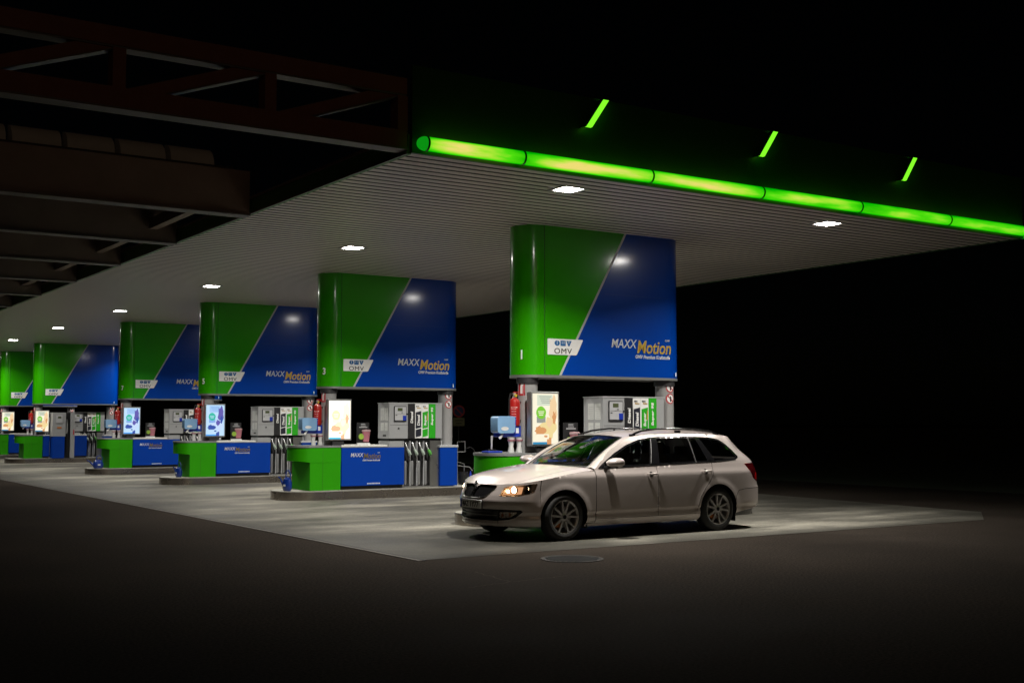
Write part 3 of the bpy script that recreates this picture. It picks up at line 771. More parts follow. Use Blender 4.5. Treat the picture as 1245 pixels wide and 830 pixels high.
        obj('trigger_guard', T([(x-.02, -D-.02, .90), (x-.045, -D-.05, .96), (x-.04, -D-.055, 1.03), (x-.02, -D-.04, 1.05)], .006, 6), M['black'], nzo, smooth=True)
        hs = T([(x+.035, -D-.03, .87), (x+.05, -D-.01, .78), (x+.048, -D+.03, .60), (x+.045, -D+.03, .40), (x+.03, -D+.02, .27), (x-.005, -D+.03, .235), (x-.03, -D+.06, .30), (x-.032, -D+.07, .60)], .014, 8)
        obj('hose', hs, M['hose'], t, smooth=True)
        obj('hose_cover', LA([(.036, .235), (.036, .72), (.03, .74)], c=(x-.012, -D+.055, 0), seg=16), M['frame_alu'], t, smooth=True)
    return t
disp0 = make_dispenser()
reg(disp0, 'grey fuel dispenser with four nozzles on the %s', only=[0, 1, 2, 3, 4, 5])

def poster_parts(t, pal, x0=10.47, x1=11.00, z0=1.19, z1=2.03, y=-.47):
    fr = obj('frame', B((x0, x1, y, y+.12, z0, z1), bev=.008), M['frame_alu'], t)
    st_ = pal['s']; w_ = x1-x0; h_ = z1-z0; yy = y-.002
    def em(key): 
        nm = 'poster_'+pal['n']+'_'+key
        return bpy.data.materials.get(nm) or emat(nm, pal[key], st_*(1.0))
    def P(u, v): return (x0+.025+(w_-.05)*u, z0+.03+(h_-.06)*v)
    sh = obj('poster', PR([P(0, 0), P(1, 0), P(1, 1), P(0, 1)], yy, y-.0005), em('base'), t)
    def blob(cu, cv, ru, rv, key, j=.18, lvl=1, n=18, seed=1):
        rnd = random.Random(seed); pts = []
        for k in range(n):
            a = 2*PI*k/n; q = 1+rnd.uniform(-j, j); pts.append(P(min(1, max(0, cu+ru*q*math.cos(a))), min(1, max(0, cv+rv*q*math.sin(a)))))
        obj('poster_motif', PR(pts, yy-.0012*lvl, yy-.0012*lvl+.001), em(key), sh)
    def rect(u0, v0, u1, v1, key, lvl=1): obj('poster_motif', PR([P(u0, v0), P(u1, v0), P(u1, v1), P(u0, v1)], yy-.0012*lvl, yy-.0012*lvl+.001), em(key), sh)
    rect(.18, .76, .78, .97, 'c1', 1)
    blob(.80, .70, .15, .27, 'c2', .25, 2, seed=3); blob(.62, .30, .30, .20, 'c3', .25, 3, seed=5); blob(.30, .26, .20, .10, 'c4', .3, 4, seed=6)
    blob(.66, .42, .12, .10, 'c2', .3, 5, seed=8); blob(.84, .52, .08, .12, 'c4', .3, 6, seed=9)
    rect(.16, .42, .50, .55, 'c5', 2); blob(.32, .62, .19, .125, 'dot', .03, 7, seed=2)
    rect(.20, .635, .44, .65, 'base', 8); rect(.22, .60, .42, .615, 'base', 8); rect(.24, .565, .4, .58, 'base', 8)
    rect(.12, .10, .62, .20, 'base', 9); blob(.5, .155, .07, .022, 'c4', .05, 10, seed=4)
    rect(.0, 0, .55, .045, 'blue', 8); rect(.55, .0, .72, .13, 'c4', 7)
    for i, vv in enumerate((.93, .89, .85, .81)): rect(.24+.03*i, vv, .70-.04*(i % 2), vv+.014, 'c5', 11)
    return t
WARM = dict(n='warm', s=1.0, base=(1.0, .93, .72), c1=(.70, .76, .60), c2=(.92, .66, .38), c3=(.90, .72, .34), c4=(.72, .34, .14), c5=(.32, .34, .30), dot=(.22, .60, .05), blue=(.05, .28, .50))
PALE = dict(n='pale', s=1.5, base=(1.0, .96, .80), c1=(.95, .95, .85), c2=(.95, .85, .60), c3=(.95, .86, .48), c4=(.80, .42, .25), c5=(.70, .68, .60), dot=(.70, .90, .40), blue=(.12, .50, .70))
COOL = dict(n='cool', s=1.0, base=(.55, .78, 1.0), c1=(.40, .62, .95), c2=(.14, .12, .45), c3=(.60, .75, 1.0), c4=(.05, .10, .42), c5=(.25, .45, .85), dot=(.05, .52, .40), blue=(.10, .40, .95))
PLB = ['lit poster box with a warm food advertisement on the nearest pump island', 'overexposed pale lit poster box on the second pump island', 'lit poster box with a blue wintry picture on the third island',
       'lit poster box with a blue wintry picture on the fourth island', 'warm lit poster box left of the truck pump', 'warm lit poster box closest to the left edge']
for k, pal in enumerate((WARM, PALE, COOL, COOL, WARM, WARM)):
    t = thing('poster_lightbox', PLB[k], 'lit poster', (0, YC[k], 0), 'lit poster boxes')
    poster_parts(t, pal)
    obj('foot', B((10.60, 10.85, -.44, -.38, 1.089, 1.189)), M['dark_trim'], t)
    obj('bracket', B((10.63, 10.69, -.349, -.256, 1.5, 1.6)), M['dark_trim'], t)

def make_ext():
    t = thing('fire_extinguisher', '', 'fire extinguisher', (10.408, -.10, 1.50), 'red fire extinguishers')
    obj('cylinder', LA([(0.0, 0), (.075, 0), (.088, .02), (.09, .06), (.09, .36), (.075, .405), (.035, .43), (.03, .44)], seg=28), M['red'], t, smooth=True)
    obj('valve', LA([(.028, .44), (.028, .50), (.015, .51)], seg=12), M['nozsilver'], t, smooth=True)
    obj('handle', B((-.02, .11, -.014, .014, .515, .53), (-.02, .10, -.012, .012, .485, .498)), M['red'], t)
    obj('gauge', LA([(0, -.045), (.022, -.045), (.022, -.02), (0, -.02)], axis='y', c=(0, 0, .47), seg=14), mat('gauge_yellow', (.5, .38, .03), .4) if 'gauge_yellow' not in bpy.data.materials else bpy.data.materials['gauge_yellow'], t)
    obj('hose', T([(-.03, 0, .48), (-.08, -.02, .5), (-.105, -.02, .42), (-.105, -.01, .2), (-.098, -.01, .08)], .013, 8), M['hose'], t, smooth=True)
    s_ = cyl_patch(0, 0, .09, R(235), .22, .11, .2, M['sign_white'], t, 'instruction_label', shape=[(-.05, .06), (.05, .06), (.05, .072), (-.05, .072)])
    for q in range(5):
        cyl_patch(0, 0, .09, R(235), .0, .1, .1, M['sign_white'], t, 'label_line', shape=[(-.045, .10+q*.04), (.03, .10+q*.04), (.03, .106+q*.04), (-.045, .106+q*.04)])
    obj('wall_bracket', B((.085, .13, -.03, .03, .05, .10), (.085, .13, -.03, .03, .34, .38)), M['black'], t)
    return t
reg(make_ext(), 'red fire extinguisher hanging on the left column of the %s', loc=(10.408, -.10, 1.50))
def make_towel():
    t = thing('towel_dispenser', '', 'dispenser', (10.19, -.10, 1.39), 'blue paper towel dispensers')
    bm = bmesh.new(); prism(bm, rrect(-.16, .16, 0, .26, .045), -.11, .09, plane='xz')
    obj('cover', bm, M['towel_blue'], t, smooth=True)
    obj('back_plate', B((.161, .18, -.1, .09, .01, .25)), M['royal'], t)
    obj('paper_roll', LA([(0, -.10), (.05, -.112), (.05, -.1105), (0, -.1105)], axis='y', c=(-.03, -.002, .07), seg=24, sx=1.4, sy=.6), M['white'], t, smooth=True)
    obj('paper_tail', T([(-.03, -.05, 0.0), (-.05, -.055, -.03), (-.085, -.06, -.07), (-.10, -.06, -.085)], [.016, .02, .026, .02], 8), M['white'], t, smooth=True)
    return t
reg(make_towel(), 'translucent blue paper towel dispenser above the desk of the %s', loc=(10.19, -.10, 1.39))
def make_bin():
    t = thing('glove_box', '', 'dispenser', (10.30, -.06, 1.33), 'royal blue glove boxes')
    obj('box', B((-.20, .20, -.09, .09, 0, .175), bev=.012), M['royal'], t)
    obj('emblem', B((.10, .155, -.093, -.0905, .06, .14)), M['sign_white'], t)
    obj('bracket', B((.05, .20, .091, .14, .05, .12)), M['dark_trim'], t)
    return t
reg(make_bin(), 'royal blue glove box fixed below the extinguisher of the %s', loc=(10.30, -.06, 1.33))
def make_cup(dx):
    t = thing('glove_pack', '', 'plastic bag', (10.31+dx, -.20, 1.089), 'white hanging glove packs')
    obj('bag', LA([(.045, 0), (.05, .03), (.034, .10), (.05, .2), (.062, .238), (.056, .238)], seg=10), M['white'], t, smooth=True)
    obj('print', cyl_mesh_band(.058, .18, .20), M['pink'], t)
    return t
def cyl_mesh_band(r, z0, z1):
    return LA([(r, z0), (r+.004, z1)], seg=14)
reg(make_cup(-.03), 'left white plastic glove pack on the desk of the %s', loc=(10.28, -.20, 1.089))
reg(make_cup(.12), 'right white plastic glove pack on the desk of the %s', loc=(10.43, -.20, 1.089))
def make_card():
    t = thing('promo_stand', '', 'advert stand', (11.36, -.28, 1.093), 'black promo stands with pink cups')
    obj('card', B((-.14, .14, 0, .02, 0, .46)), M['black_panel'], t)
    obj('cup', LA([(.065, .06), (.095, .27), (.10, .275), (.10, .30), (.08, .31), (0, .315)], c=(.06, -.02, 0), seg=20, sy=.35), M['pink'], t, smooth=True)
    obj('cup_lid', LA([(.10, .275), (.105, .28), (.10, .305), (0, .318)], c=(.06, -.022, 0), seg=20, sy=.37), mat('cup_lid', (.5, .35, .36), .6) if 'cup_lid' not in bpy.data.materials else bpy.data.materials['cup_lid'], t, smooth=True)
    obj('price_dot', LA([(0, -.012), (.06, -.012), (.06, -.001), (0, -.001)], axis='y', c=(-.07, -.05, .17), seg=20), M['limedot'], t)
    obj('print_lines', B((-.09, .10, -.002, -.0005, .355, .372), (-.05, .06, -.002, -.0005, .39, .40), (-.05, .05, -.002, -.0005, .42, .435)), M['disp_light'], t)
    obj('base_strip', B((-.14, .14, -.05, -.001, 0, .04)), M['white'], t)
    return t
reg(make_card(), 'black promo stand with a pink cup beside the pump of the %s', only=[0, 1, 2, 3], loc=(11.36, -.28, 1.093))
def make_squeegee():
    t = thing('squeegee', '', 'squeegee', (10.02, -.05, 1.089), 'squeegees in blue water trays')
    obj('water_tray', B((-.12, .14, -.10, .10, 0, .03), bev=.008), M['royal'], t)
    obj('handle', T([(0, 0, .03), (0.0, 0, .15), (.005, 0, .26)], [.012, .014, .02], 10), M['disp_light'], t, smooth=True)
    obj('blade', B((-.07, .07, -.015, .015, .031, .055)), M['black'], t)
    return t
reg(make_squeegee(), 'grey squeegee standing in a blue tray on the desk of the %s', only=[0], loc=(10.02, -.05, 1.089))

for (o, label, only, base) in protos:
    ks = only if only is not None else range(6)
    first = True
    for k in ks:
        loc = base+Vector((0, YC[k], 0))
        if k == 4 and o is disp0: loc = loc+Vector((.0, .25, 0))
        if first: o.location = loc; o['label'] = label % WHERE[k]; first = False
        else: copy_tree(o, loc, label % WHERE[k])

# truck pump on the fifth island
tp = thing('truck_pump', 'tall grey truck diesel pump with blue lower door on the fifth island', 'fuel pump', (11.06, YC[4]-.5, .18))
obj('cabinet', B((0, .50, -.25, .25, .84, 1.76), bev=.006), M['disp_grey'], tp)
obj('lower_door', B((.03, .47, -.25, .25, .0, .835), bev=.006), M['desk_blue'], tp)
obj('hose_bay', B((.505, .69, -.15, .25, 0, 1.76)), M['black'], tp)
obj('side_column', B((.69, .84, -.25, .25, 0, 1.76), bev=.006), M['disp_grey'], tp)
d_ = obj('display', B((.13, .37, -.262, -.2505, 1.36, 1.66)), M['disp_light'], tp)
obj('lcd', B((.2, .32, -.265, -.2625, 1.54, 1.61)), M['lcd'], d_)
obj('orange_label', B((.18, .34, -.256, -.2505, 1.15, 1.21)), M['orange'], tp)
obj('nozzle', T([(.56, -.16, 1.5), (.56, -.19, 1.3), (.55, -.2, 1.05), (.54, -.2, .95)], [.02, .03, .04, .03], 10), M['nozsilver'], tp, smooth=True)
obj('hose', T([(.55, -.2, .95), (.56, -.2, .6), (.56, -.19, .3), (.57, -.16, .05)], .025, 8), M['hose'], tp, smooth=True)
obj('red_label', B((.78, .82, -.254, -.2505, .9, 1.1)), M['rednear'], tp)
tag(obj('card_terminal', B((12.05, 12.40, YC[5]-.5, YC[5]-.2, 1.093, 1.93), bev=.01), M['disp_grey']), 'grey payment terminal standing behind the leftmost lit poster', 'terminal')

# watering cans
def make_can():
    t = thing('watering_can', '', 'watering can', (0, 0, 0), 'blue watering cans')
    obj('body', LA([(0.0, 0), (.085, 0), (.115, .04), (.118, .13), (.09, .2), (.04, .225), (.035, .235)], seg=24, sx=1.15, sy=.75), M['can_blue'], t, smooth=True)
    obj('spout', T([(-.10, 0, .07), (-.17, 0, .13), (-.23, 0, .2), (-.29, 0, .225)], [.035, .022, .016, .015], 12), M['can_blue'], t, smooth=True)
    obj('handle', T([(.09, 0, .18), (.11, 0, .28), (.05, 0, .345), (-.03, 0, .335), (-.05, 0, .25), (-.04, 0, .2)], .013, 8), M['can_blue'], t, smooth=True)
    bm = bmesh.new()
    prism(bm, [(-.035, .08), (.035, .08), (.035, .115), (-.035, .115)], -.094, -.088); 
    put = obj('emblem', bm, M['paper'], t)
    return t
wc = make_can(); wc.location = (9.80, YC[3]-.32, .182); wc['label'] = 'round blue watering can with long spout pointing left on the fourth island'
wc.scale = (1.15, 1.15, 1.1)
c2 = copy_tree(wc, (9.92, YC[2]-.15, .182), 'blue watering can seen end-on on the kerb of the third island'); c2.rotation_euler = (0, 0, R(-75)); c2.scale = (.85, .85, 1.1)
c3 = copy_tree(wc, (9.72, YC[1]-.20, .182), 'blue watering can seen end-on on the kerb of the second island'); c3.rotation_euler = (0, 0, R(-70)); c3.scale = (.85, .85, 1.2)

# tyre air station at the right end of the second island
aq = thing('air_station', 'small steel air and water station with a looped hose at the kerb end', 'air station', (14.00, YC[1]+.1, .182))
obj('frame', tube(tube(T([(-.12, 0, 0), (-.12, 0, .95), (.08, 0, .95), (.08, 0, .72), (-.12, 0, .72)], .012, 8), [(.12, .1, 0), (.12, .1, .45), (-.12, 0, .5)], .012, 8), [(-.12, 0, .42), (.2, 0, .38), (.24, -.05, 0.3)], .012, 8), M['trim_grey'], aq, smooth=True)
obj('hose', T([(.08, 0, .8)]+[(.22+.17*math.sin(t), .02, .56+.26*math.cos(t)) for t in np.linspace(-.4, 2.6, 12)], .009, 6), M['hose'], aq, smooth=True)
obj('bucket', LA([(0, 0), (.10, 0), (.125, .28), (.118, .28), (.095, .02)], c=(.02, 0, .0), seg=20), M['black_panel'], aq, smooth=True)
obj('bottle', LA([(.0, .0), (.04, 0), (.04, .2), (.015, .26), (.015, .3)], c=(.2, -.04, 0), seg=14), M['royal'], aq, smooth=True)
obj('bottle_label', LA([(.042, .06), (.042, .13)], c=(.2, -.04, 0), seg=14), M['paper'], aq)

# no-stopping sign far behind
sp = thing('no_stopping_sign', 'dim round blue and red no stopping sign with plate on a thin pole', 'road sign', (24.1, 40.0, 0))
SPR = Matrix.Rotation(R(-31), 4, 'Z')
def spo(nm, bm, m): bmesh.ops.transform(bm, matrix=SPR, verts=bm.verts[:]); return obj(nm, bm, m, sp, smooth=True)
spo('pole', LA([(.035, 0), (.035, 2.2)], seg=12), M['dark_trim'])
d_ = spo('disc', LA([(0, -.06), (.235, -.06), (.235, -.04), (0, -.04)], axis='y', c=(0, 0, 1.99), seg=32), M['rednear'])
q_ = bmesh.new(); lathe(q_, [(0, -.063), (.175, -.063), (.175, -.061), (0, -.061)], axis='y', c=(0, 0, 1.99), seg=32)
bmesh.ops.transform(q_, matrix=SPR, verts=q_.verts[:]); obj('disc_face', q_, M['nopark_blue'], d_)
q_ = PR([(-.14, 2.11), (-.11, 2.14), (.14, 1.87), (.11, 1.84)], -.066, -.0635); bmesh.ops.transform(q_, matrix=SPR, verts=q_.verts[:]); obj('slash', q_, M['rednear'], d_)
spo('plate', B((-.22, .22, -.06, -.04, 1.42, 1.74)), M['tan'])
spo('plate_text', B((-.15, .15, -.063, -.0605, 1.62, 1.65), (-.11, .11, -.063, -.0605, 1.51, 1.54)), M['dark_trim'])

# ================================================================== THE CAR (u = metres behind the nose, v = metres towards the camera side)
def pchip(xs, ys):
    xs = np.array(xs, float); ys = np.array(ys, float); h = np.diff(xs); d = np.diff(ys)/h; m = np.zeros(len(xs))
    for i in range(1, len(xs)-1):
        if d[i-1]*d[i] > 0:
            a, b = 2*h[i]+h[i-1], h[i]+2*h[i-1]; m[i] = (a+b)/(a/d[i-1]+b/d[i])
    m[0], m[-1] = d[0], d[-1]
    def f(x):
        x = min(max(x, xs[0]), xs[-1]); i = min(int(np.searchsorted(xs, x, 'right'))-1, len(xs)-2); i = max(i, 0)
        t = (x-xs[i])/h[i]
        return float((2*t**3-3*t**2+1)*ys[i]+(t**3-2*t**2+t)*h[i]*m[i]+(-2*t**3+3*t**2)*ys[i+1]+(t**3-t**2)*h[i]*m[i+1])
    return f
ctl = [(0, -.3), (0, 0), (.012, .18), (.045, .34), (.10, .49), (.18, .61), (.29, .715), (.43, .80), (.60, .855), (.82, .885), (1.1, .897), (1.5, .903), (2.3, .906), (3.2, .906), (3.7, .902),
       (4.05, .887), (4.28, .858), (4.45, .79), (4.56, .68), (4.615, .52), (4.645, .30), (4.655, 0), (4.655, -.3)]
OUT = []
for i in range(1, len(ctl)-2):
    p0, p1, p2, p3 = [np.array(q, float) for q in ctl[i-1:i+3]]
    # centripetal catmull-rom
    t0 = 0; t1 = t0+np.linalg.norm(p1-p0)**.5; t2 = t1+np.linalg.norm(p2-p1)**.5; t3 = t2+np.linalg.norm(p3-p2)**.5
    nn = max(4, int(np.linalg.norm(p2-p1)/.01))
    for t in np.linspace(t1, t2, nn, endpoint=False):
        A1 = (t1-t)/(t1-t0)*p0+(t-t0)/(t1-t0)*p1; A2 = (t2-t)/(t2-t1)*p1+(t-t1)/(t2-t1)*p2; A3 = (t3-t)/(t3-t2)*p2+(t-t2)/(t3-t2)*p3
        B1 = (t2-t)/(t2-t0)*A1+(t-t0)/(t2-t0)*A2; B2 = (t3-t)/(t3-t1)*A2+(t-t1)/(t3-t1)*A3
        OUT.append((t2-t)/(t2-t1)*B1+(t-t1)/(t2-t1)*B2)
OUT.append(np.array(ctl[-2], float)); OUT = np.array(OUT); OUT[0, 1] = 0; OUT[-1, 1] = 0
SS = np.concatenate([[0], np.cumsum(np.linalg.norm(np.diff(OUT, axis=0), axis=1))]); SL = SS[-1]
TG = np.gradient(OUT, SS, axis=0)
for _ in range(3): TG[1:-1] = (TG[:-2]+TG[1:-1]*2+TG[2:])/4
TG /= np.linalg.norm(TG, axis=1)[:, None]; NR = np.stack([-TG[:, 1], TG[:, 0]], 1)   # outward: nose (-1,0), side (0,1)
NR[0] = (-1, 0); NR[-1] = (1, 0)
UM = np.maximum.accumulate(OUT[:, 0]+np.arange(len(OUT))*1e-9)
def Su(u): return float(np.interp(u, UM, SS))
def Us(s): return float(np.interp(s, SS, OUT[:, 0]))
def Sv(v): 
    k = int(np.argmax(OUT[:, 1])); return float(np.interp(v, OUT[:k, 1], SS[:k]))
side_in = pchip([.14, .20, .25, .30, .350, .365, .43, .55, .70, .79, .836, .846, .87, .91, .96, 1.02, 1.1, 1.2, 1.3, 1.36, 1.42],
                [.10, .055, .020, .010, .019, .002, .001, 0, .001, .003, .006, .009, .021, .040, .056, .078, .113, .162, .218, .262, .34])
front_in = pchip([.14, .19, .22, .26, .40, .46, .52, .55, .60, .66, .73, .80], [.14, .075, .035, .045, .045, .004, 0, .012, .035, .075, .125, .20])
rear_in = pchip([.2, .35, .45, .60, .64, .80, .95, 1.0, 1.15, 1.3, 1.36, 1.42], [.08, .02, 0, .0, .03, .045, .09, .12, .28, .455, .52, .58])
UF, UR, ZW = .94, 3.665, .316
def shell(s, z, off=0.0):
    P = np.array([np.interp(s, SS, OUT[:, 0]), np.interp(s, SS, OUT[:, 1])]); N = np.array([np.interp(s, SS, NR[:, 0]), np.interp(s, SS, NR[:, 1])])
    N /= np.linalg.norm(N)
    fr = front_in(z)*N[0]**2 if N[0] < 0 else rear_in(z)*N[0]**2
    if z > .80 and N[0] < 0: fr = front_in(.8)*N[0]**2
    if z > .95 and N[0] > 0: fr = rear_in(z)*(N[0]**2+(abs(N[0])-N[0]**2)*min(1, (z-.95)/.2))
    d = fr+side_in(z)*N[1]**2
    for uc in (UF, UR):
        r = math.hypot(P[0]-uc, z-.31)
        if r < .62: d -= .010*math.exp(-((r-.375)/.05)**2)
    P = P-N*(d-off)
    return (float(P[0]), max(0.0, float(P[1])), z)
ztop_u = pchip([0, .15, .33, .56, 1.0, 1.45, 1.6, 2.53, 3.57, 4.1, 4.45, 4.66], [.738, .745, .762, .797, .868, .918, .925, .952, .975, .99, 1.0, 1.0])
def ztop(s): return ztop_u(Us(s))
roof_e = pchip([1.45, 1.72, 2.05, 2.27, 2.6, 3.1, 3.7, 4.1, 4.4, 4.66], [.925, 1.135, 1.290, 1.352, 1.386, 1.397, 1.384, 1.355, 1.335, 1.335])

def inpoly(p, poly):
    x, y = p; c = False; n = len(poly); j = n-1
    for i in range(n):
        xi, yi = poly[i]; xj, yj = poly[j]
        if (yi > y) != (yj > y) and x < (xj-xi)*(y-yi)/(yj-yi)+xi: c = not c
        j = i
    return c
def dens(poly, step):
    o = []
    for a, b in zip(poly, poly[1:]+poly[:1]):
        n = max(1, int(math.hypot(a[0]-b[0], a[1]-b[1])/step))
        for k in range(n): o.append((a[0]+(b[0]-a[0])*k/n, a[1]+(b[1]-a[1])*k/n))
    return o
def patch(outer, f, step=.03, holes=(), grid=None, bm=None):
    """tessellate a 2D outline (with holes) and map it with f(a,b)->(x,y,z)"""
    loops = [dens(list(outer), step*.6)]+[dens(list(h), step*.6) for h in holes]
    pts = []; edges = []
    for L in loops:
        b0 = len(pts); pts += L; n = len(L); edges += [(b0+i, b0+(i+1) % n) for i in range(n)]
    allp = np.array(pts)
    ax, ay = allp.min(0); bx, by = allp.max(0)
    for x in np.arange(math.ceil(ax/step)*step, bx, step):
        for y_ in np.arange(math.ceil(ay/step)*step, by, step):
            if np.min((allp[:, 0]-x)**2+(allp[:, 1]-y_)**2) < (step*.42)**2: continue
            if inpoly((x, y_), loops[0]) and not any(inpoly((x, y_), h) for h in loops[1:]): pts.append((x, y_))
    V_, E_, F_, *_r = delaunay_2d_cdt([Vector(p) for p in pts], edges, [], 0, 1e-5)
    bm = bm or bmesh.new()
    vm = [bm.verts.new(f(v.x, v.y)) for v in V_]
    for fc in F_:
        c = ((V_[fc[0]].x+V_[fc[1]].x+V_[fc[2]].x)/3, (V_[fc[0]].y+V_[fc[1]].y+V_[fc[2]].y)/3)
        if inpoly(c, loops[0]) and not any(inpoly(c, h) for h in loops[1:]):
            bm.faces.new([vm[i] for i in fc])
    bmesh.ops.delete(bm, geom=[v for v in bm.verts if not v.link_faces], context='VERTS')
    return bm
CW = Vector((8.47, 13.80, 0))
car = thing('estate_car', 'silver white estate car with lit headlight parked in front of the nearest pump island', 'car', CW)
CARP = Matrix.Diagonal((1, -1, 1, 1))      # (u,v,z) -> local
def sst(t): t = min(1, max(0, t)); return t*t*(3-2*t)
def fin(bm, side):
    for v_ in bm.verts:
        u = v_.co.x; w_ = 1-sst(u/.55)
        v_.co.x = u+w_*(.035+.05*min(1, (v_.co.y/.62)**2))+.10*sst((u-4.10)/.45)
    """side: 'near','far','both' -> local coordinates"""
    if side == 'both':
        me = bpy.data.meshes.new('t'); bm.to_mesh(me); b2 = bmesh.new(); b2.from_mesh(me); bpy.data.meshes.remove(me)
        bmesh.ops.transform(b2, matrix=CARP, verts=b2.verts[:]); bmesh.ops.reverse_faces(b2, faces=b2.faces[:])
        merge(bm, b2); bmesh.ops.remove_doubles(bm, verts=bm.verts[:], dist=.0004)
        bmesh.ops.transform(bm, matrix=CARP, verts=bm.verts[:])
    elif side == 'near': bmesh.ops.transform(bm, matrix=CARP, verts=bm.verts[:])
    return bm
def cobj(name, bm, m, side='near', parent=None, smooth=True):
    return obj(name, fin(bm, side), m, parent or car, smooth=smooth)
def dup(bm):
    me = bpy.data.meshes.new('t'); bm.to_mesh(me); b = bmesh.new(); b.from_mesh(me); bpy.data.meshes.remove(me); return b
def pair(name, bm, m, parent=(None, None), smooth=True):
    b2 = dup(bm)
    return cobj(name, bm, m, 'near', parent[0], smooth), cobj(name, b2, m, 'far', parent[1], smooth)
RA = .362
def arch(uc, a0, a1, n=22, r=RA):      # points on the arch circle (s,z), degrees from +u axis, counterclockwise
    return [(Su(uc+r*math.cos(R(a))), .312+r*math.sin(R(a))) for a in np.linspace(a0, a1, n)]
def topline(u0, u1, n=14, dz=0.0): return [(Su(u), ztop_u(u)+dz) for u in np.linspace(u0, u1, n)]
G = .0028
# --- openings at the front
grille = [(0, .565), (.16, .568), (.25, .580), (.32, .612), (.415, .700), (.42, .717), (.40, .724), (.16, .728), (.06, .726), (0, .70)]
hl = [(Sv(.49), .598), (Sv(.56), .592), (Su(.28), .600), (Su(.43), .628), (Su(.495), .655), (Su(.545), .757), (Su(.49), .756), (Su(.34), .738), (Sv(.60), .722), (Sv(.535), .700)]
hlr = hl
intake = [(0, .275), (.45, .278), (Sv(.60), .295), (Sv(.68), .325), (Sv(.745), .395), (Sv(.73), .408), (Sv(.55), .412), (0, .415)]
# --- bumper
bum = [(0, .195), (.35, .197), (Sv(.6), .20), (Su(.555), .195)]+arch(UF, 198, 176, 5)+[(Su(.572), .66), (Su(.585), ztop_u(.585)-.004)]
bum += [(Su(u), ztop_u(u)-.003) for u in (.50, .40, .30, .2, .12)]+[(.35, .742), (.2, .740), (0, .738)]
bum = bum[:]
# notch the grille half (touches the centreline) and intake by splitting the outline
outer = [(0, .195), (.35, .197), (Sv(.6), .20), (Su(.555), .195)]+arch(UF, 198, 176, 5)+[(Su(.572), .66), (Su(.585), ztop_u(.585)-.004)]
outer += [(Su(u), ztop_u(u)-.003) for u in (.50, .40, .30, .2, .12)]+[(.35, .742), (.2, .740), (0, .738)]
outer += list(reversed(grille)) + list(reversed(intake))
bumper = cobj('front_bumper', patch(outer, shell, .022, holes=[hl]), M['paint'], 'both', smooth='all')
# grille: black backing, upright bars, chrome rim
def inset(poly, k=.0): return poly
gb = cobj('grille', patch(grille, lambda s, z: shell(s, z, -.035), .05), M['carblack'], 'both')
bm = bmesh.new(); s_ = .02
while s_ < .41:
    zt_ = min(.722, .70+s_*.4); zb_ = .572 if s_ < .2 else .572+max(0, s_-.24)*.78
    if zt_-zb_ > .02:
        tube(bm, [shell(s_, z, -.012) for z in np.linspace(zb_, zt_, 4)], .0055, 5)
    s_ += .021
cobj('grille_bars', bm, M['carblack'], 'both', gb)
bm = bmesh.new(); rp = grille; pts3 = [shell(s, z, .002) for s, z in dens(rp[:-1], .03)]
tube(bm, pts3[:-1], .007, 6); cobj('grille_rim', bm, M['chrome'], 'both', gb)
bm = bmesh.new()
lathe(bm, [(0, -.012), (.036, -.012), (.040, -.004), (.036, .004)], axis='x', seg=28)
bmesh.ops.rotate(bm, verts=bm.verts[:], matrix=Matrix.Rotation(R(28), 3, 'Y')); bmesh.ops.translate(bm, verts=bm.verts[:], vec=(.094, 0, .745))
em_ = cobj('emblem', bm, M['nozsilver'], 'near')
bm = LA([(0, -.0145), (.027, -.0145), (.027, -.0125), (0, -.0125)], axis='x', seg=24)
bmesh.ops.rotate(bm, verts=bm.verts[:], matrix=Matrix.Rotation(R(28), 3, 'Y')); bmesh.ops.translate(bm, verts=bm.verts[:], vec=(.094, 0, .745))
cobj('emblem_field', bm, M['carblack'], 'near', em_)
bm = PR([(-.015, -.012), (-.006, -.004), (-.008, .014), (.0, .018), (.006, .012), (.004, -.002), (.016, -.006), (.004, -.014)], -.0165, -.0150, plane='yz')
bmesh.ops.rotate(bm, verts=bm.verts[:], matrix=Matrix.Rotation(R(28), 3, 'Y')); bmesh.ops.translate(bm, verts=bm.verts[:], vec=(.094, 0, .745))
cobj('emblem_arrow', bm, M['nozsilver'], 'near', em_)
# intake
ib = cobj('air_intake', patch(intake, lambda s, z: shell(s, z, -.04), .05), M['carblack'], 'both')
bm = bmesh.new()
for z in (.30, .345, .385): tube(bm, [shell(s, z, -.012) for s in np.linspace(0, .50, 12)], .006, 6)
cobj('intake_slats', bm, M['carblack'], 'both', ib)
bm = bmesh.new(); tube(bm, [shell(s, z, .001) for s, z in dens([intake[0]]+intake[1:], .03)[:-4]], .008, 6); cobj('intake_rim', bm, M['cargloss'], 'both', ib)
bm = bmesh.new(); tube(bm, [shell(s, .343, -.006) for s in np.linspace(0, .48, 12)], .004, 6); cobj('chrome_line', bm, M['trim_grey'], 'both', ib)
fogp = [(Sv(.44), .385), (Sv(.455), .325), (Sv(.50), .305), (Sv(.62), .315), (Sv(.695), .378), (Sv(.69), .388)]
f1, f2 = pair('fog_lamp', patch(fogp, lambda s, z: shell(s, z, -.022), .03), M['reflector'])
pair('fog_lens', patch(fogp, lambda s, z: shell(s, z, -.008), .03), M['clear'], (f1, f2))
for c_ in ((Sv(.52), .345), (Sv(.61), .355)):
    q = shell(c_[0], c_[1], -.016)
    b_ = LA([(0, -.004), (.022, -.004), (.022, 0), (0, 0)], axis='x', c=q, seg=16)
    pair('fog_bulb', b_, M['amber'], (f1, f2))
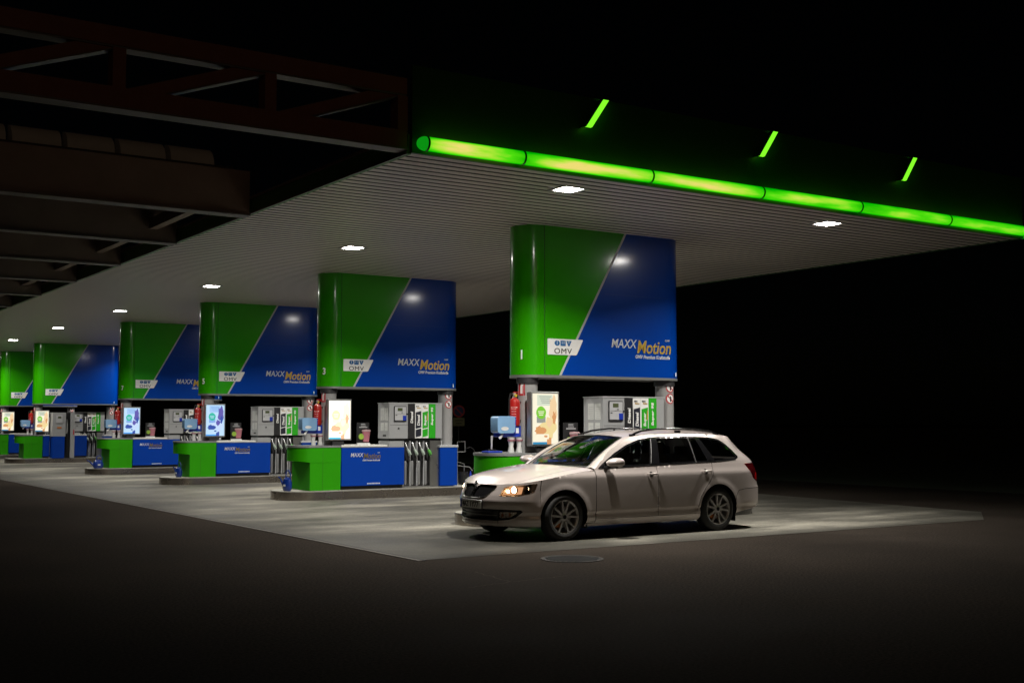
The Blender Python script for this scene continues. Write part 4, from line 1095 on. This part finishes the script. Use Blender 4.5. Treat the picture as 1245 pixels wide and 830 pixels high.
# plate
pl = cobj('number_plate', PR(rrect(-.262, .262, .422, .532, .008), -.016, -.006, plane='yz'), M['sign_white'], 'near', bumper)
cobj('plate_frame', B((-.006, .004, -.272, .272, .412, .540)), M['carblack'], 'near', bumper)
cobj('plate_band', B((-.0175, -.0162, -.258, -.215, .426, .528)), M['royal'], 'near', pl)
PROT = Matrix.Rotation(R(-90), 4, 'Z') @ FRONT
put_text('plate_letters', '4AZ', .1, (.0262, .195, .44), M['ink'], pl, rot=PROT, width=.145, fit_h=.072, bold=.002)
put_text('plate_letters', '1Y77', .1, (.0262, -.0, .44), M['ink'], pl, rot=PROT, width=.20, fit_h=.072, bold=.002)
# headlights
h1, h2 = pair('headlight', patch(hl, lambda s, z: shell(s, z, -.055), .03), M['reflector'])
bm = bmesh.new(); hlo = dens(hl, .02)
A_ = [bm.verts.new(shell(s, z, -.001)) for s, z in hlo]; B_ = [bm.verts.new(shell(s, z, -.055)) for s, z in hlo]
for i in range(len(A_)): bm.faces.new((A_[i], A_[(i+1) % len(A_)], B_[(i+1) % len(A_)], B_[i]))
pair('headlight_housing', bm, M['reflector'], (h1, h2))
# dark outer divider of the lamp
darkp = [(Su(.36), .62), (Su(.43), .634), (Su(.485), .662), (Su(.53), .748), (Su(.48), .75), (Su(.42), .74)]
pair('headlight_mask', patch(darkp, lambda s, z: shell(s, z, -.03), .03), M['cargloss'], (h1, h2))
for c_, rr, mm_ in (((Sv(.67), .672), .046, 'chrome'), ((Sv(.575), .655), .030, 'reflector'), ((Su(.42), .69), .026, 'chrome')):
    q = Vector(shell(c_[0], c_[1], -.04))
    b_ = LA([(rr*.5, .02), (rr*.8, .008), (rr, -.014), (rr*1.08, -.014), (rr*1.08, .02)], axis='x', c=q, seg=24)
    pair('lamp_bowl', b_, M[mm_], (h1, h2))
for c_, rr in (((Sv(.665), .674), .040), ((Sv(.59), .654), .022)):
    q = Vector(shell(c_[0], c_[1], -.035)); b_ = bmesh.new(); bmesh.ops.create_uvsphere(b_, u_segments=14, v_segments=8, radius=rr); bmesh.ops.translate(b_, verts=b_.verts[:], vec=q)
    pair('bulb', b_, M['bulb'], (h1, h2))
pair('lit_reflector', patch([(Sv(.52), .612), (Sv(.60), .604), (Sv(.74), .622), (Sv(.76), .712), (Sv(.64), .712), (Sv(.56), .695)], lambda s, z: shell(s, z, -.048), .03), emat('lit_reflector', (1, .48, .22), .75), (h1, h2))
pair('headlight_lens', patch(hl, lambda s, z: shell(s, z, .001), .03), M['clear'], (h1, h2))

# --- fender (side part), doors, rear quarter, sill, rear bumper, tailgate
fend = arch(UF, 174, -14, 34)+[(Su(1.44), .222), (Su(1.447), .60)]+[(Su(1.447), ztop_u(1.447)-.002)]+list(reversed(topline(.60, 1.44, 12, -.002)))+[(Su(.578), .66)]
fb = patch(fend, shell, .028)
fdoor = [(Su(1.455), .272), (Su(2.526), .272), (Su(2.529), .6)]+[(Su(2.53), ztop_u(2.53)-.001)]+list(reversed(topline(1.456, 2.52, 14, -.001)))
d1, d2 = pair('front_door', patch(fdoor, shell, .028), M['paint'], smooth='all')
rdoor = [(Su(2.536), .272), (Su(3.24), .272), (Su(3.262), .36), (Su(3.31), .50), (Su(3.40), .62), (Su(3.50), .72), (Su(3.555), .80), (Su(3.575), .90), (Su(3.58), ztop_u(3.58)-.001)]+list(reversed(topline(2.537, 3.57, 12, -.001)))
r1, r2 = pair('rear_door', patch(rdoor, shell, .028), M['paint'], smooth='all')
sill = [(Su(1.30), .172), (Su(3.30), .178)]+arch(UR, 196, 188, 4)+[(Su(3.232), .266), (Su(1.45), .266), (Su(1.45), .218)]+arch(UF, -16, -20, 3)
pair('sill', patch(sill, shell, .028), M['paint'], smooth='all')
tail = [(Su(4.26), .945), (Su(4.44), .955), (SL-.42, .95), (SL-.42, .80), (SL-.56, .715), (Su(4.45), .68), (Su(4.37), .74)]
quart = [(Su(3.238), .265)]+arch(UR, 187, 20, 30)+[(Su(4.02), .50), (Su(4.08), .575), (Su(4.2), .592), (Su(4.45), .60), (SL-.60, .602)]+[(SL-.60, .703), (Su(4.45), .676), (Su(4.365), .735), (Su(4.25), .95)]
quart += [(Su(4.43), .96), (SL-.60, .96), (SL-.60, 1.0)]+list(reversed(topline(3.587, 4.45, 10, -.001)))+[(Su(3.582), .90), (Su(3.562), .80), (Su(3.507), .715), (Su(3.407), .615), (Su(3.317), .495), (Su(3.269), .355)]
rbum = arch(UR, -2, 30, 6)[:4]+[(Su(4.025), .49), (Su(4.085), .566), (Su(4.2), .583), (Su(4.45), .591), (SL, .593), (SL, .335), (Su(4.50), .325), (Su(4.25), .285), (Su(4.02), .250)]
cobj('rear_bumper', patch(rbum, shell, .03), M['paint'], 'both', smooth='all')
tg = [(SL, .602), (SL-.593, .602), (SL-.593, .70), (SL-.56, .712), (SL-.414, .795), (SL-.414, .955), (SL-.593, .965), (SL-.593, 1.0), (SL-.58, 1.02), (SL-.57, roof_e(4.66)), (SL, roof_e(4.66))]
rw = [(SL, 1.03), (SL-.47, 1.03), (SL-.50, 1.05), (SL-.46, 1.28), (SL, 1.295)]
tg2 = tg[:-1]+[(SL, roof_e(4.66))]+list(reversed(rw))[:0]
tgo = [(SL, .602)]+tg[1:-1]+[(SL, roof_e(4.66)), (SL, 1.295), (SL-.46, 1.28), (SL-.50, 1.05), (SL-.47, 1.03), (SL, 1.03)]
cobj('tailgate', patch(tgo, shell, .03), M['paint'], 'both', smooth='all')
cobj('rear_window', patch(rw, lambda s, z: shell(s, z, -.004), .04), M['tintglass'], 'both', smooth='all')
t1, t2 = pair('tail_light', patch(tail, lambda s, z: shell(s, z, .001), .03), M['tail_red'], smooth='all')
tlp = [(Su(4.445), .70), (Su(4.50), .70), (SL-.62, .80), (Su(4.44), .78)]
pair('tail_light_patch', patch([(Su(4.40), .735), (Su(4.46), .70), (Su(4.48), .80), (Su(4.43), .82)], lambda s, z: shell(s, z, .003), .03), M['tail_bright_red'], (t1, t2), smooth='all')  # brighter red patch within the tail light, without emission

# --- upper sides with the window opening
dlo = [(1.515, .938), (2.57, .964), (3.70, .992), (4.10, 1.012), (4.165, 1.035), (4.175, 1.065), (4.10, 1.165), (4.0, 1.255), (3.90, 1.308), (3.73, 1.338), (3.4, 1.352), (3.08, 1.357), (2.75, 1.352), (2.55, 1.340), (2.34, 1.312), (2.10, 1.243), (1.85, 1.135), (1.70, 1.055), (1.58, .985)]
dl = [(Su(u), z) for u, z in dlo]
ups = [(Su(u), ztop_u(u)) for u in np.linspace(1.452, 4.45, 30)]+[(SL-.60, 1.0), (SL-.585, 1.02), (SL-.577, roof_e(4.66))]
ups += [(Su(u), roof_e(u)) for u in np.linspace(4.5, 1.452, 46)]
upb = patch(ups, shell, .03, holes=[dl])
qb = patch(quart, shell, .028); merge(qb, upb)
pair('body_side', qb, M['paint'], smooth='all')
# window frames and glass
def S2(p): return [(Su(u), z) for u, z in p]
w1 = [(1.60, .966), (2.42, .982), (2.565, 1.322), (2.36, 1.290), (2.12, 1.222), (1.87, 1.112), (1.72, 1.035)]
w2 = [(2.61, .988), (3.27, 1.003), (3.27, 1.332), (3.08, 1.335), (2.70, 1.328)]
w3 = [(3.305, 1.005), (3.52, 1.010), (3.42, 1.325), (3.305, 1.331)]
w4 = [(3.67, 1.015), (4.09, 1.032), (4.135, 1.062), (4.07, 1.155), (3.975, 1.235), (3.89, 1.283), (3.73, 1.313), (3.51, 1.324)]
off_f = lambda s, z: shell(s, z, -.004)
fr1, fr2 = pair('window_frame', patch([(a, b) for a, b in dl], off_f, .03, holes=[S2(w1), S2(w2), S2(w3), S2(w4)]), M['cargloss'], smooth='all')
for w_, gm in ((w1, 'sideglass'), (w2, 'tintglass'), (w3, 'tintglass'), (w4, 'tintglass')):
    pair('side_window', patch(S2(w_), lambda s, z: shell(s, z, -.010), .04), M[gm], smooth='all')
bm = bmesh.new(); tube(bm, [shell(Su(2.455+.135*t), .985+.34*t*1.0, 0.0) for t in np.linspace(0, 1, 6)], .006, 6)
pair('door_frame_strip', bm, M['strip'], (fr1, fr2))
bm = bmesh.new(); tube(bm, [shell(Su(a+(b-a)*t), .99+.345*t, 0.0) for t in np.linspace(0, 1, 6) for a, b in ((3.288, 3.288),)], .006, 6)
pair('door_frame_strip', bm, M['strip'], (fr1, fr2))
bm = bmesh.new(); tube(bm, [shell(Su(u), np.interp(u, [1.515, 2.57, 3.70, 4.10], [.938, .964, .992, 1.012]), .001) for u in np.linspace(1.52, 4.10, 30)], .006, 6)
pair('belt_strip', bm, M['cargloss'], (fr1, fr2))

# --- coons surfaces
def coons(Fa, Ba, Cb, Eb, na, nb, pw=2.3, a0=0.0, a1=1.0, bulge=0.0, bm=None):
    bm = bm or bmesh.new(); rows = []
    P00, P10, P01, P11 = [np.array(q, float) for q in (Fa(0), Fa(1), Ba(0), Ba(1))]
    for j in range(nb+1):
        b = j/nb; row = []
        for i in range(na+1):
            a = a0+(a1-a0)*i/na; A = np.array([a, a, a**pw])
            F, K, Cc, E_ = [np.array(q, float) for q in (Fa(a), Ba(a), Cb(b), Eb(b))]
            p = (1-b)*F+b*K+(1-A)*Cc+A*E_-((1-b)*((1-A)*P00+A*P10)+b*((1-A)*P01+A*P11))
            p[2] += bulge*math.sin(PI*b)*math.sin(PI*a)
            row.append(bm.verts.new(p))
        rows.append(row)
    for j in range(nb):
        for i in range(na): bm.faces.new((rows[j][i], rows[j][i+1], rows[j+1][i+1], rows[j+1][i]))
    return bm
def lin(p, q): p, q = np.array(p, float), np.array(q, float); return lambda t: p+(q-p)*t
sa = Su(.33)
hoodF = lambda a: shell(sa*a, ztop(sa*a))
hz = pchip([.14, .22, .34, .55, .85, 1.10, 1.19, 1.23], [.738, .792, .851, .907, .953, .980, .980, .966])
nose = shell(0, ztop(0))
hoodC = lambda b: (nose[0]+(1.23-nose[0])*b**1.15, 0, nose[2]+(hz(.14+(1.23-.14)*b**1.15)-.738))
hoodE = lambda b: shell(sa+(Su(1.45)-sa)*b, ztop(sa+(Su(1.45)-sa)*b))
hc, he = np.array(hoodC(1)), np.array(hoodE(1))
def wsb(a):      # windscreen base / rear hood edge, a 0..1 from centre to the side
    v = a*he[1]; u = 1.23+.20*(v/.72)**2.2 if v < .72 else 1.43+(v-.72)/(he[1]-.72)*(he[0]-1.43)
    z = .966-.024*(v/.72)**2 if v < .72 else .942+(v-.72)/(he[1]-.72)*(he[2]-.942)
    return (u, v, z)
HA = .84
cobj('hood', coons(hoodF, wsb, hoodC, hoodE, 30, 44, pw=2.6, a0=0, a1=HA-.004), M['paint'], 'both', smooth='all')
ft = coons(hoodF, wsb, hoodC, hoodE, 8, 44, pw=2.6, a0=HA+.004, a1=1.0)
merge(fb, ft); pair('fender', fb, M['paint'], smooth='all')
bm = coons(lambda a: tuple(np.array(hoodF(a))-np.array([-.01, 0, .012])), lambda a: tuple(np.array(wsb(a))-np.array([0, 0, .012])), lambda b: tuple(np.array(hoodC(b))-np.array([0, 0, .012])), lambda b: tuple(np.array(hoodE(b))-np.array([0, .02, .012])), 6, 44, pw=2.6, a0=HA-.05, a1=HA+.05)
cobj('hood_gap', bm, M['carblack'], 'both')
# cowl and windscreen
wcn = .72/he[1]
base = lambda a: (np.array(wsb(a*wcn))+np.array([.012, 0, .004]))
hd_c, hd_e = np.array([2.08, 0, 1.372]), np.array([2.16, .555, 1.343])
head = lambda a: hd_c+(hd_e-hd_c)*np.array([a**2, a, a**2])
mid = lambda b, p, q, k: np.array(p)+(np.array(q)-np.array(p))*b+np.array([-.0, 0, 1])*k*math.sin(PI*b)
wc_ = lambda b: mid(b, base(0), head(0), .035)
we_ = lambda b: mid(b, base(1), head(1), .030)
cobj('windscreen', coons(base, head, wc_, we_, 20, 24, pw=2.0), M['glass'], 'both', smooth='all')
# black border of the screen
bm = bmesh.new(); tube(bm, [base(t) for t in np.linspace(0, 1, 16)]+[we_(b) for b in np.linspace(0.03, 1, 14)]+[head(1-t) for t in np.linspace(0, 1, 8)], .010, 6)
cobj('windscreen_seal', bm, M['carblack'], 'both')
# A pillar
ae = lambda b: np.array(shell(Su(1.452+(2.27-1.452)*b), roof_e(1.452+(2.27-1.452)*b)))
bm = bmesh.new(); rows = []
for j in range(29):
    b = j/28; p, q = we_(b), ae(b); row = []
    for i in range(6):
        t = i/5; r_ = p+(q-p)*t; r_[2] += .012*math.sin(PI*t); row.append(bm.verts.new(r_))
    rows.append(row)
for j in range(28):
    for i in range(5): bm.faces.new((rows[j][i], rows[j][i+1], rows[j+1][i+1], rows[j+1][i]))
pair('pillar', bm, M['paint'], smooth='all')
# roof
ec = ae(1)
def rF(a):
    v = a*ec[1]
    if v <= .555: return tuple(head(v/.555))
    t = (v-.555)/(ec[1]-.555); return tuple(hd_e+(ec-hd_e)*t)
sR = SL-.577
rE = lambda b: shell(Su(2.27)+(sR-Su(2.27))*b, roof_e(Us(Su(2.27)+(sR-Su(2.27))*b)))
rB = lambda a: shell(SL-.577*a, roof_e(4.66))
uc0, uc1 = 2.08, rB(0)[0]
rz = pchip([0, .15, .35, .55, .8, 1], [1.372, 1.425, 1.452, 1.455, 1.425, roof_e(4.66)+.0])
rC = lambda b: (uc0+(uc1-uc0)*b, 0, rz(b))
cobj('roof', coons(rF, rB, rC, rE, 30, 60, pw=2.8), M['paint'], 'both', smooth='all')
cobj('roof_lining', coons(*[(lambda g: (lambda t: np.array(g(t))-np.array([0, 0, .03])))(g) for g in (rF, rB, rC, rE)], 10, 16, pw=2.8, a1=.94), M['interior'], 'both')
# spoiler lip
sp_ = bmesh.new(); 
rowa = [rB(a) for a in np.linspace(0, .95, 12)]
bmv = [[sp_.verts.new((x-.02, y_, z+.008)), sp_.verts.new((x+.07, y_*.97, z-.006)), sp_.verts.new((x+.065, y_*.97, z-.026)), sp_.verts.new((x-.02, y_, z-.04))] for x, y_, z in rowa]
for p, q in zip(bmv, bmv[1:]):
    for i in range(4): sp_.faces.new((p[i], p[(i+1) % 4], q[(i+1) % 4], q[i]))
sp_.faces.new(bmv[-1])
cobj('spoiler', sp_, M['paint'], 'both')
# roof rails
def rail_pt(u, h):
    x, y_, z = shell(Su(u), roof_e(u)); return (x, y_-.05, z+h)
bm = bmesh.new(); tube(bm, [rail_pt(u, h) for u, h in ((2.28, .012), (2.36, .030), (2.50, .052), (2.8, .068), (3.2, .070), (3.6, .062), (3.85, .044), (3.98, .02), (4.03, .006))], [.010, .015, .015, .013, .013, .013, .014, .014, .009], 10)
for u, h in ((2.32, .02), (3.2, .03), (3.96, .015)):
    x, y_, z = rail_pt(u, 0); box(bm, x-.05, x+.05, y_-.012, y_+.012, z-.01, z+h+.012)
pair('roof_rail', bm, M['cargloss'])
# inner tub, so nothing shows through the gaps
tub = []
for s in np.linspace(0, SL, 90): tub.append(s)
bm = bmesh.new(); prev = None
for s in tub:
    u_ = Us(s); col = [bm.verts.new(shell(s, z, -.030)) for z in (.20, .45, .60, min(.70, ztop(s)-.04), ztop(s)-.03)]
    skip = abs(u_-UF) < .40 or abs(u_-UR) < .40
    if prev:
        for i in range(4):
            if (skip and i < 3): continue
            if s < Sv(.8): continue
            bm.faces.new((prev[i], col[i], col[i+1], prev[i+1]))
    prev = col
bmesh.ops.delete(bm, geom=[v for v in bm.verts if not v.link_faces], context='VERTS')
cobj('inner_shell', bm, M['carblack'], 'both')
cobj('floor', B((.30, 4.5, -.62, .62, .20, .24), (.12, .32, -.45, .45, .22, .60), (.55, 1.25, -.55, .55, .24, .60), (1.3, 3.3, -.82, .82, .20, .24), (3.3, 3.95, -.6, .6, .26, .30)), M['carblack'], 'near')
# wheel arch liners
for uc in (UF, UR):
    bm = bmesh.new(); ring = []
    for a in np.linspace(-18, 198, 40):
        sx_ = uc+RA*math.cos(R(a)); z = .312+RA*math.sin(R(a)); x, y_, zz = shell(Su(sx_), z, -.0)
        x2 = uc+(RA+.01)*math.cos(R(a)); z2 = .312+(RA+.01)*math.sin(R(a))
        ring.append((bm.verts.new((x, y_, z)), bm.verts.new((x, y_-.025, z)), bm.verts.new((x2, y_-.028, z2)), bm.verts.new((x2, .50, z2))))
    for p, q in zip(ring, ring[1:]):
        for i in range(3): bm.faces.new((p[i], q[i], q[i+1], p[i+1]))
    c_ = [r_[3] for r_ in ring]; bm.faces.new(c_)
    pair('wheel_arch', bm, M['carblack'])
pair('mud_flap', B((4.005, 4.02, .62, .865, .13, .36)), M['carblack'])
pair('mud_flap', B((1.315, 1.327, .68, .86, .15, .24)), M['carblack'])

# --- wheels
def wheel(uc, v, sgn, ang):
    e = bpy.data.objects.new('wheel', None); C.objects.link(e); e.parent = car; e.location = (uc, -v, ZW)
    e.rotation_euler = (0, R(ang), 0 if sgn > 0 else PI)
    W = .2
    prof = [(.222, -W/2+.012), (.235, -W/2), (.268, -W/2-.004), (.295, -W/2+.008), (.311, -W/2+.028), (.316, -W/2+.05), (.316, W/2-.05), (.311, W/2-.028), (.295, W/2-.008), (.235, W/2), (.222, W/2-.012), (.222, -W/2+.012)]
    obj('tyre', LA(prof, axis='y', seg=56, caps=False), M['tyre'], e, smooth=True)
    rp = [(.2215, -W/2+.008), (.2215, -W/2+.018), (.205, -W/2+.026), (.198, -W/2+.05), (.19, .06), (.205, .09)]
    rm = LA([(.223, -W/2+.004), (.213, -W/2+.004)]+rp[1:], axis='y', seg=56, caps=False)
    bmesh.ops.delete(rm, geom=[f for f in rm.faces if len(f.verts) > 4], context='FACES')
    for k in range(10):
        t = 2*PI*k/10+(.05 if k % 2 else -.05)
        bmt = bmesh.new()
        q = [bmt.verts.new((a, b, c)) for a, b, c in ((.035, -W/2+.022, -.017), (.035, -W/2+.022, .017), (.212, -W/2+.010, .010), (.212, -W/2+.010, -.010), (.035, -W/2+.06, -.013), (.035, -W/2+.06, .013), (.212, -W/2+.05, .007), (.212, -W/2+.05, -.007))]
        for f in ((0, 1, 2, 3), (4, 7, 6, 5), (0, 3, 7, 4), (1, 5, 6, 2), (0, 4, 5, 1), (2, 6, 7, 3)): bmt.faces.new([q[i] for i in f])
        merge(rm, bmt, Matrix.Rotation(t, 4, 'Y'))
    lathe(rm, [(0, -W/2+.014), (.032, -W/2+.014), (.042, -W/2+.022), (.05, -W/2+.03), (.05, -W/2+.07), (0, -W/2+.07)], axis='y', seg=24)
    obj('rim', rm, M['rim'], e, smooth=True)
    obj('brake_disc', LA([(.0, -.02), (.145, -.02), (.145, .0), (0, .0)], axis='y', seg=32), M['caliper'], e, smooth=True)
    obj('wheel_cap', LA([(0, -W/2+.010), (.028, -W/2+.010), (.028, -W/2+.0135), (0, -W/2+.0135)], axis='y', seg=20), M['carblack'], e)
    bmc = bmesh.new(); box(bmc, .10, .165, -.055, .03, -.055, .055, .01); bmesh.ops.rotate(bmc, verts=bmc.verts[:], matrix=Matrix.Rotation(R(125-ang), 3, 'Y'))
    obj('caliper', bmc, M['orange'], e)
    obj('back_plate', LA([(.0, .06), (.20, .06), (.20, .07), (0, .07)], axis='y', seg=32), M['carblack'], e)
for uc, ang in ((UF, 4), (UR, 11)):
    wheel(uc, .795, 1, ang); wheel(uc, -.795, -1, ang)

# --- handles, mirrors, gaps
for (u, dr) in ((2.34, (d1, d2)), (3.36, (r1, r2))):
    zz = .845 if u < 3 else .862
    bm = bmesh.new(); tube(bm, [(shell(Su(u+t), zz, .012+.022*math.sin(PI*min(1, max(0, (t+.02)/.2))))) for t in np.linspace(-.02, .18, 9)], [.008, .013, .014, .014, .014, .014, .014, .014, .009], 10)
    pair('handle', bm, M['paint'], dr)
    pair('handle_cup', patch(circ(Su(u+.07), zz-.005, .036, 14), lambda s, z: shell(s, z, .0015), .03), M['carblack'], dr)
    bm = bmesh.new(); tube(bm, [shell(Su(u+t), .360+ (u-2.3)*.012, .0008) for t in np.linspace(-.7, .12 if u < 3 else -.18, 8)], .0025, 4)
bm = bmesh.new()
ms = [(0.0, .001), (.25, .055), (.5, .075), (.8, .07), (.95, .05), (1.0, .012)]
rings = []
for t, r_ in ms:
    v = .885+.26*t; c = Vector((1.69+.02*t, v, 1.005+.01*t)); r_ = max(r_, .02)
    rings.append([bm.verts.new(c+Vector(((.165)*r_/.075*math.cos(a)*(1.0 if math.cos(a) < 0 else .42), 0, .072*r_/.075*math.sin(a)*(1 if math.sin(a) > 0 else .8)))) for a in np.linspace(0, 2*PI, 21)[:-1]])
for a_, b_ in zip(rings, rings[1:]):
    for k in range(20): bm.faces.new((a_[k], a_[(k+1) % 20], b_[(k+1) % 20], b_[k]))
bm.faces.new(rings[0]); bm.faces.new(rings[-1])
mi = pair('mirror', bm, M['paint'], smooth='all')
pair('mirror_base', B((1.60, 1.70, .84, .96, .935, .962), bev=.008), M['carblack'], mi)
bm = PR(rrect(.93, 1.085, .955, 1.06, .03), 1.757, 1.762, plane='yz'); pair('mirror_glass', bm, M['chrome'], mi)
bm = bmesh.new(); tube(bm, [(1.64+.02*t, .92+.17*t, .965) for t in np.linspace(0, 1, 6)], .022, 8); pair('mirror_lower', bm, M['carblack'], mi)
# wipers
cobj('wiper', T([(1.36, -.35, .965), (1.40, .05, .985), (1.47, .50, .975)], .007, 6), M['carblack'], 'near')
cobj('wiper', T([(1.33, .25, .968), (1.38, -.10, .990), (1.44, -.45, .985)], .007, 6), M['carblack'], 'near')
# --- interior
cobj('dashboard', PR([(1.42, .62), (1.42, .93), (1.62, .955), (1.86, .90), (1.90, .80), (1.84, .62)], -.74, .74, plane='xz'), M['interior'], 'near')
for v in (.37, -.37):
    s_ = B((2.22, 2.76, v-.25, v+.25, .40, .58), bev=.04); b2 = B((-.07, .07, v-.25, v+.25, 0, .62), bev=.05)
    bmesh.ops.rotate(b2, verts=b2.verts[:], matrix=Matrix.Rotation(R(18), 3, 'Y')); bmesh.ops.translate(b2, verts=b2.verts[:], vec=(2.72, 0, .52)); merge(s_, b2)
    cobj('front_seat', s_, M['headrest'], 'near')
    cobj('head_restraint', B((2.88, 2.98, v-.13, v+.13, 1.10, 1.27), bev=.035), M['headrest'], 'near')
s_ = B((3.10, 3.55, -.62, .62, .42, .56), bev=.04); b2 = B((-.07, .07, -.62, .62, 0, .58), bev=.05)
bmesh.ops.rotate(b2, verts=b2.verts[:], matrix=Matrix.Rotation(R(16), 3, 'Y')); bmesh.ops.translate(b2, verts=b2.verts[:], vec=(3.56, 0, .52)); merge(s_, b2)
cobj('rear_seat', s_, M['headrest'], 'near')
for v in (.4, -.4, 0): cobj('head_restraint', B((3.70, 3.79, v-.12, v+.12, 1.05, 1.2), bev=.03), M['headrest'], 'near')
bm = T([(1.98+.05*math.sin(t), .37+.185*math.cos(t), .88+.17*math.sin(t)) for t in np.linspace(0, 2*PI, 25)[:-1]], .014, 8, closed=True); box(bm, 1.95, 2.02, .20, .54, .86, .90)
cobj('steering_wheel', bm, M['interior'], 'near')
cobj('inner_mirror', B((2.02, 2.06, -.11, .11, 1.24, 1.30), bev=.01), M['carblack'], 'near')

# faint marker post and pole in the dark behind the car
mp_ = thing('marker_post', 'faint slim marker post with a white reflector in the dark behind the car', 'marker post', (31.0, 38.6, 0))
obj('post', LA([(.05, 0), (.05, 1.0), (.02, 1.03)], seg=12), M['dark_trim'], mp_, smooth=True)
obj('reflector', LA([(.052, .78), (.052, .92)], seg=12), M['sign_white'], mp_)
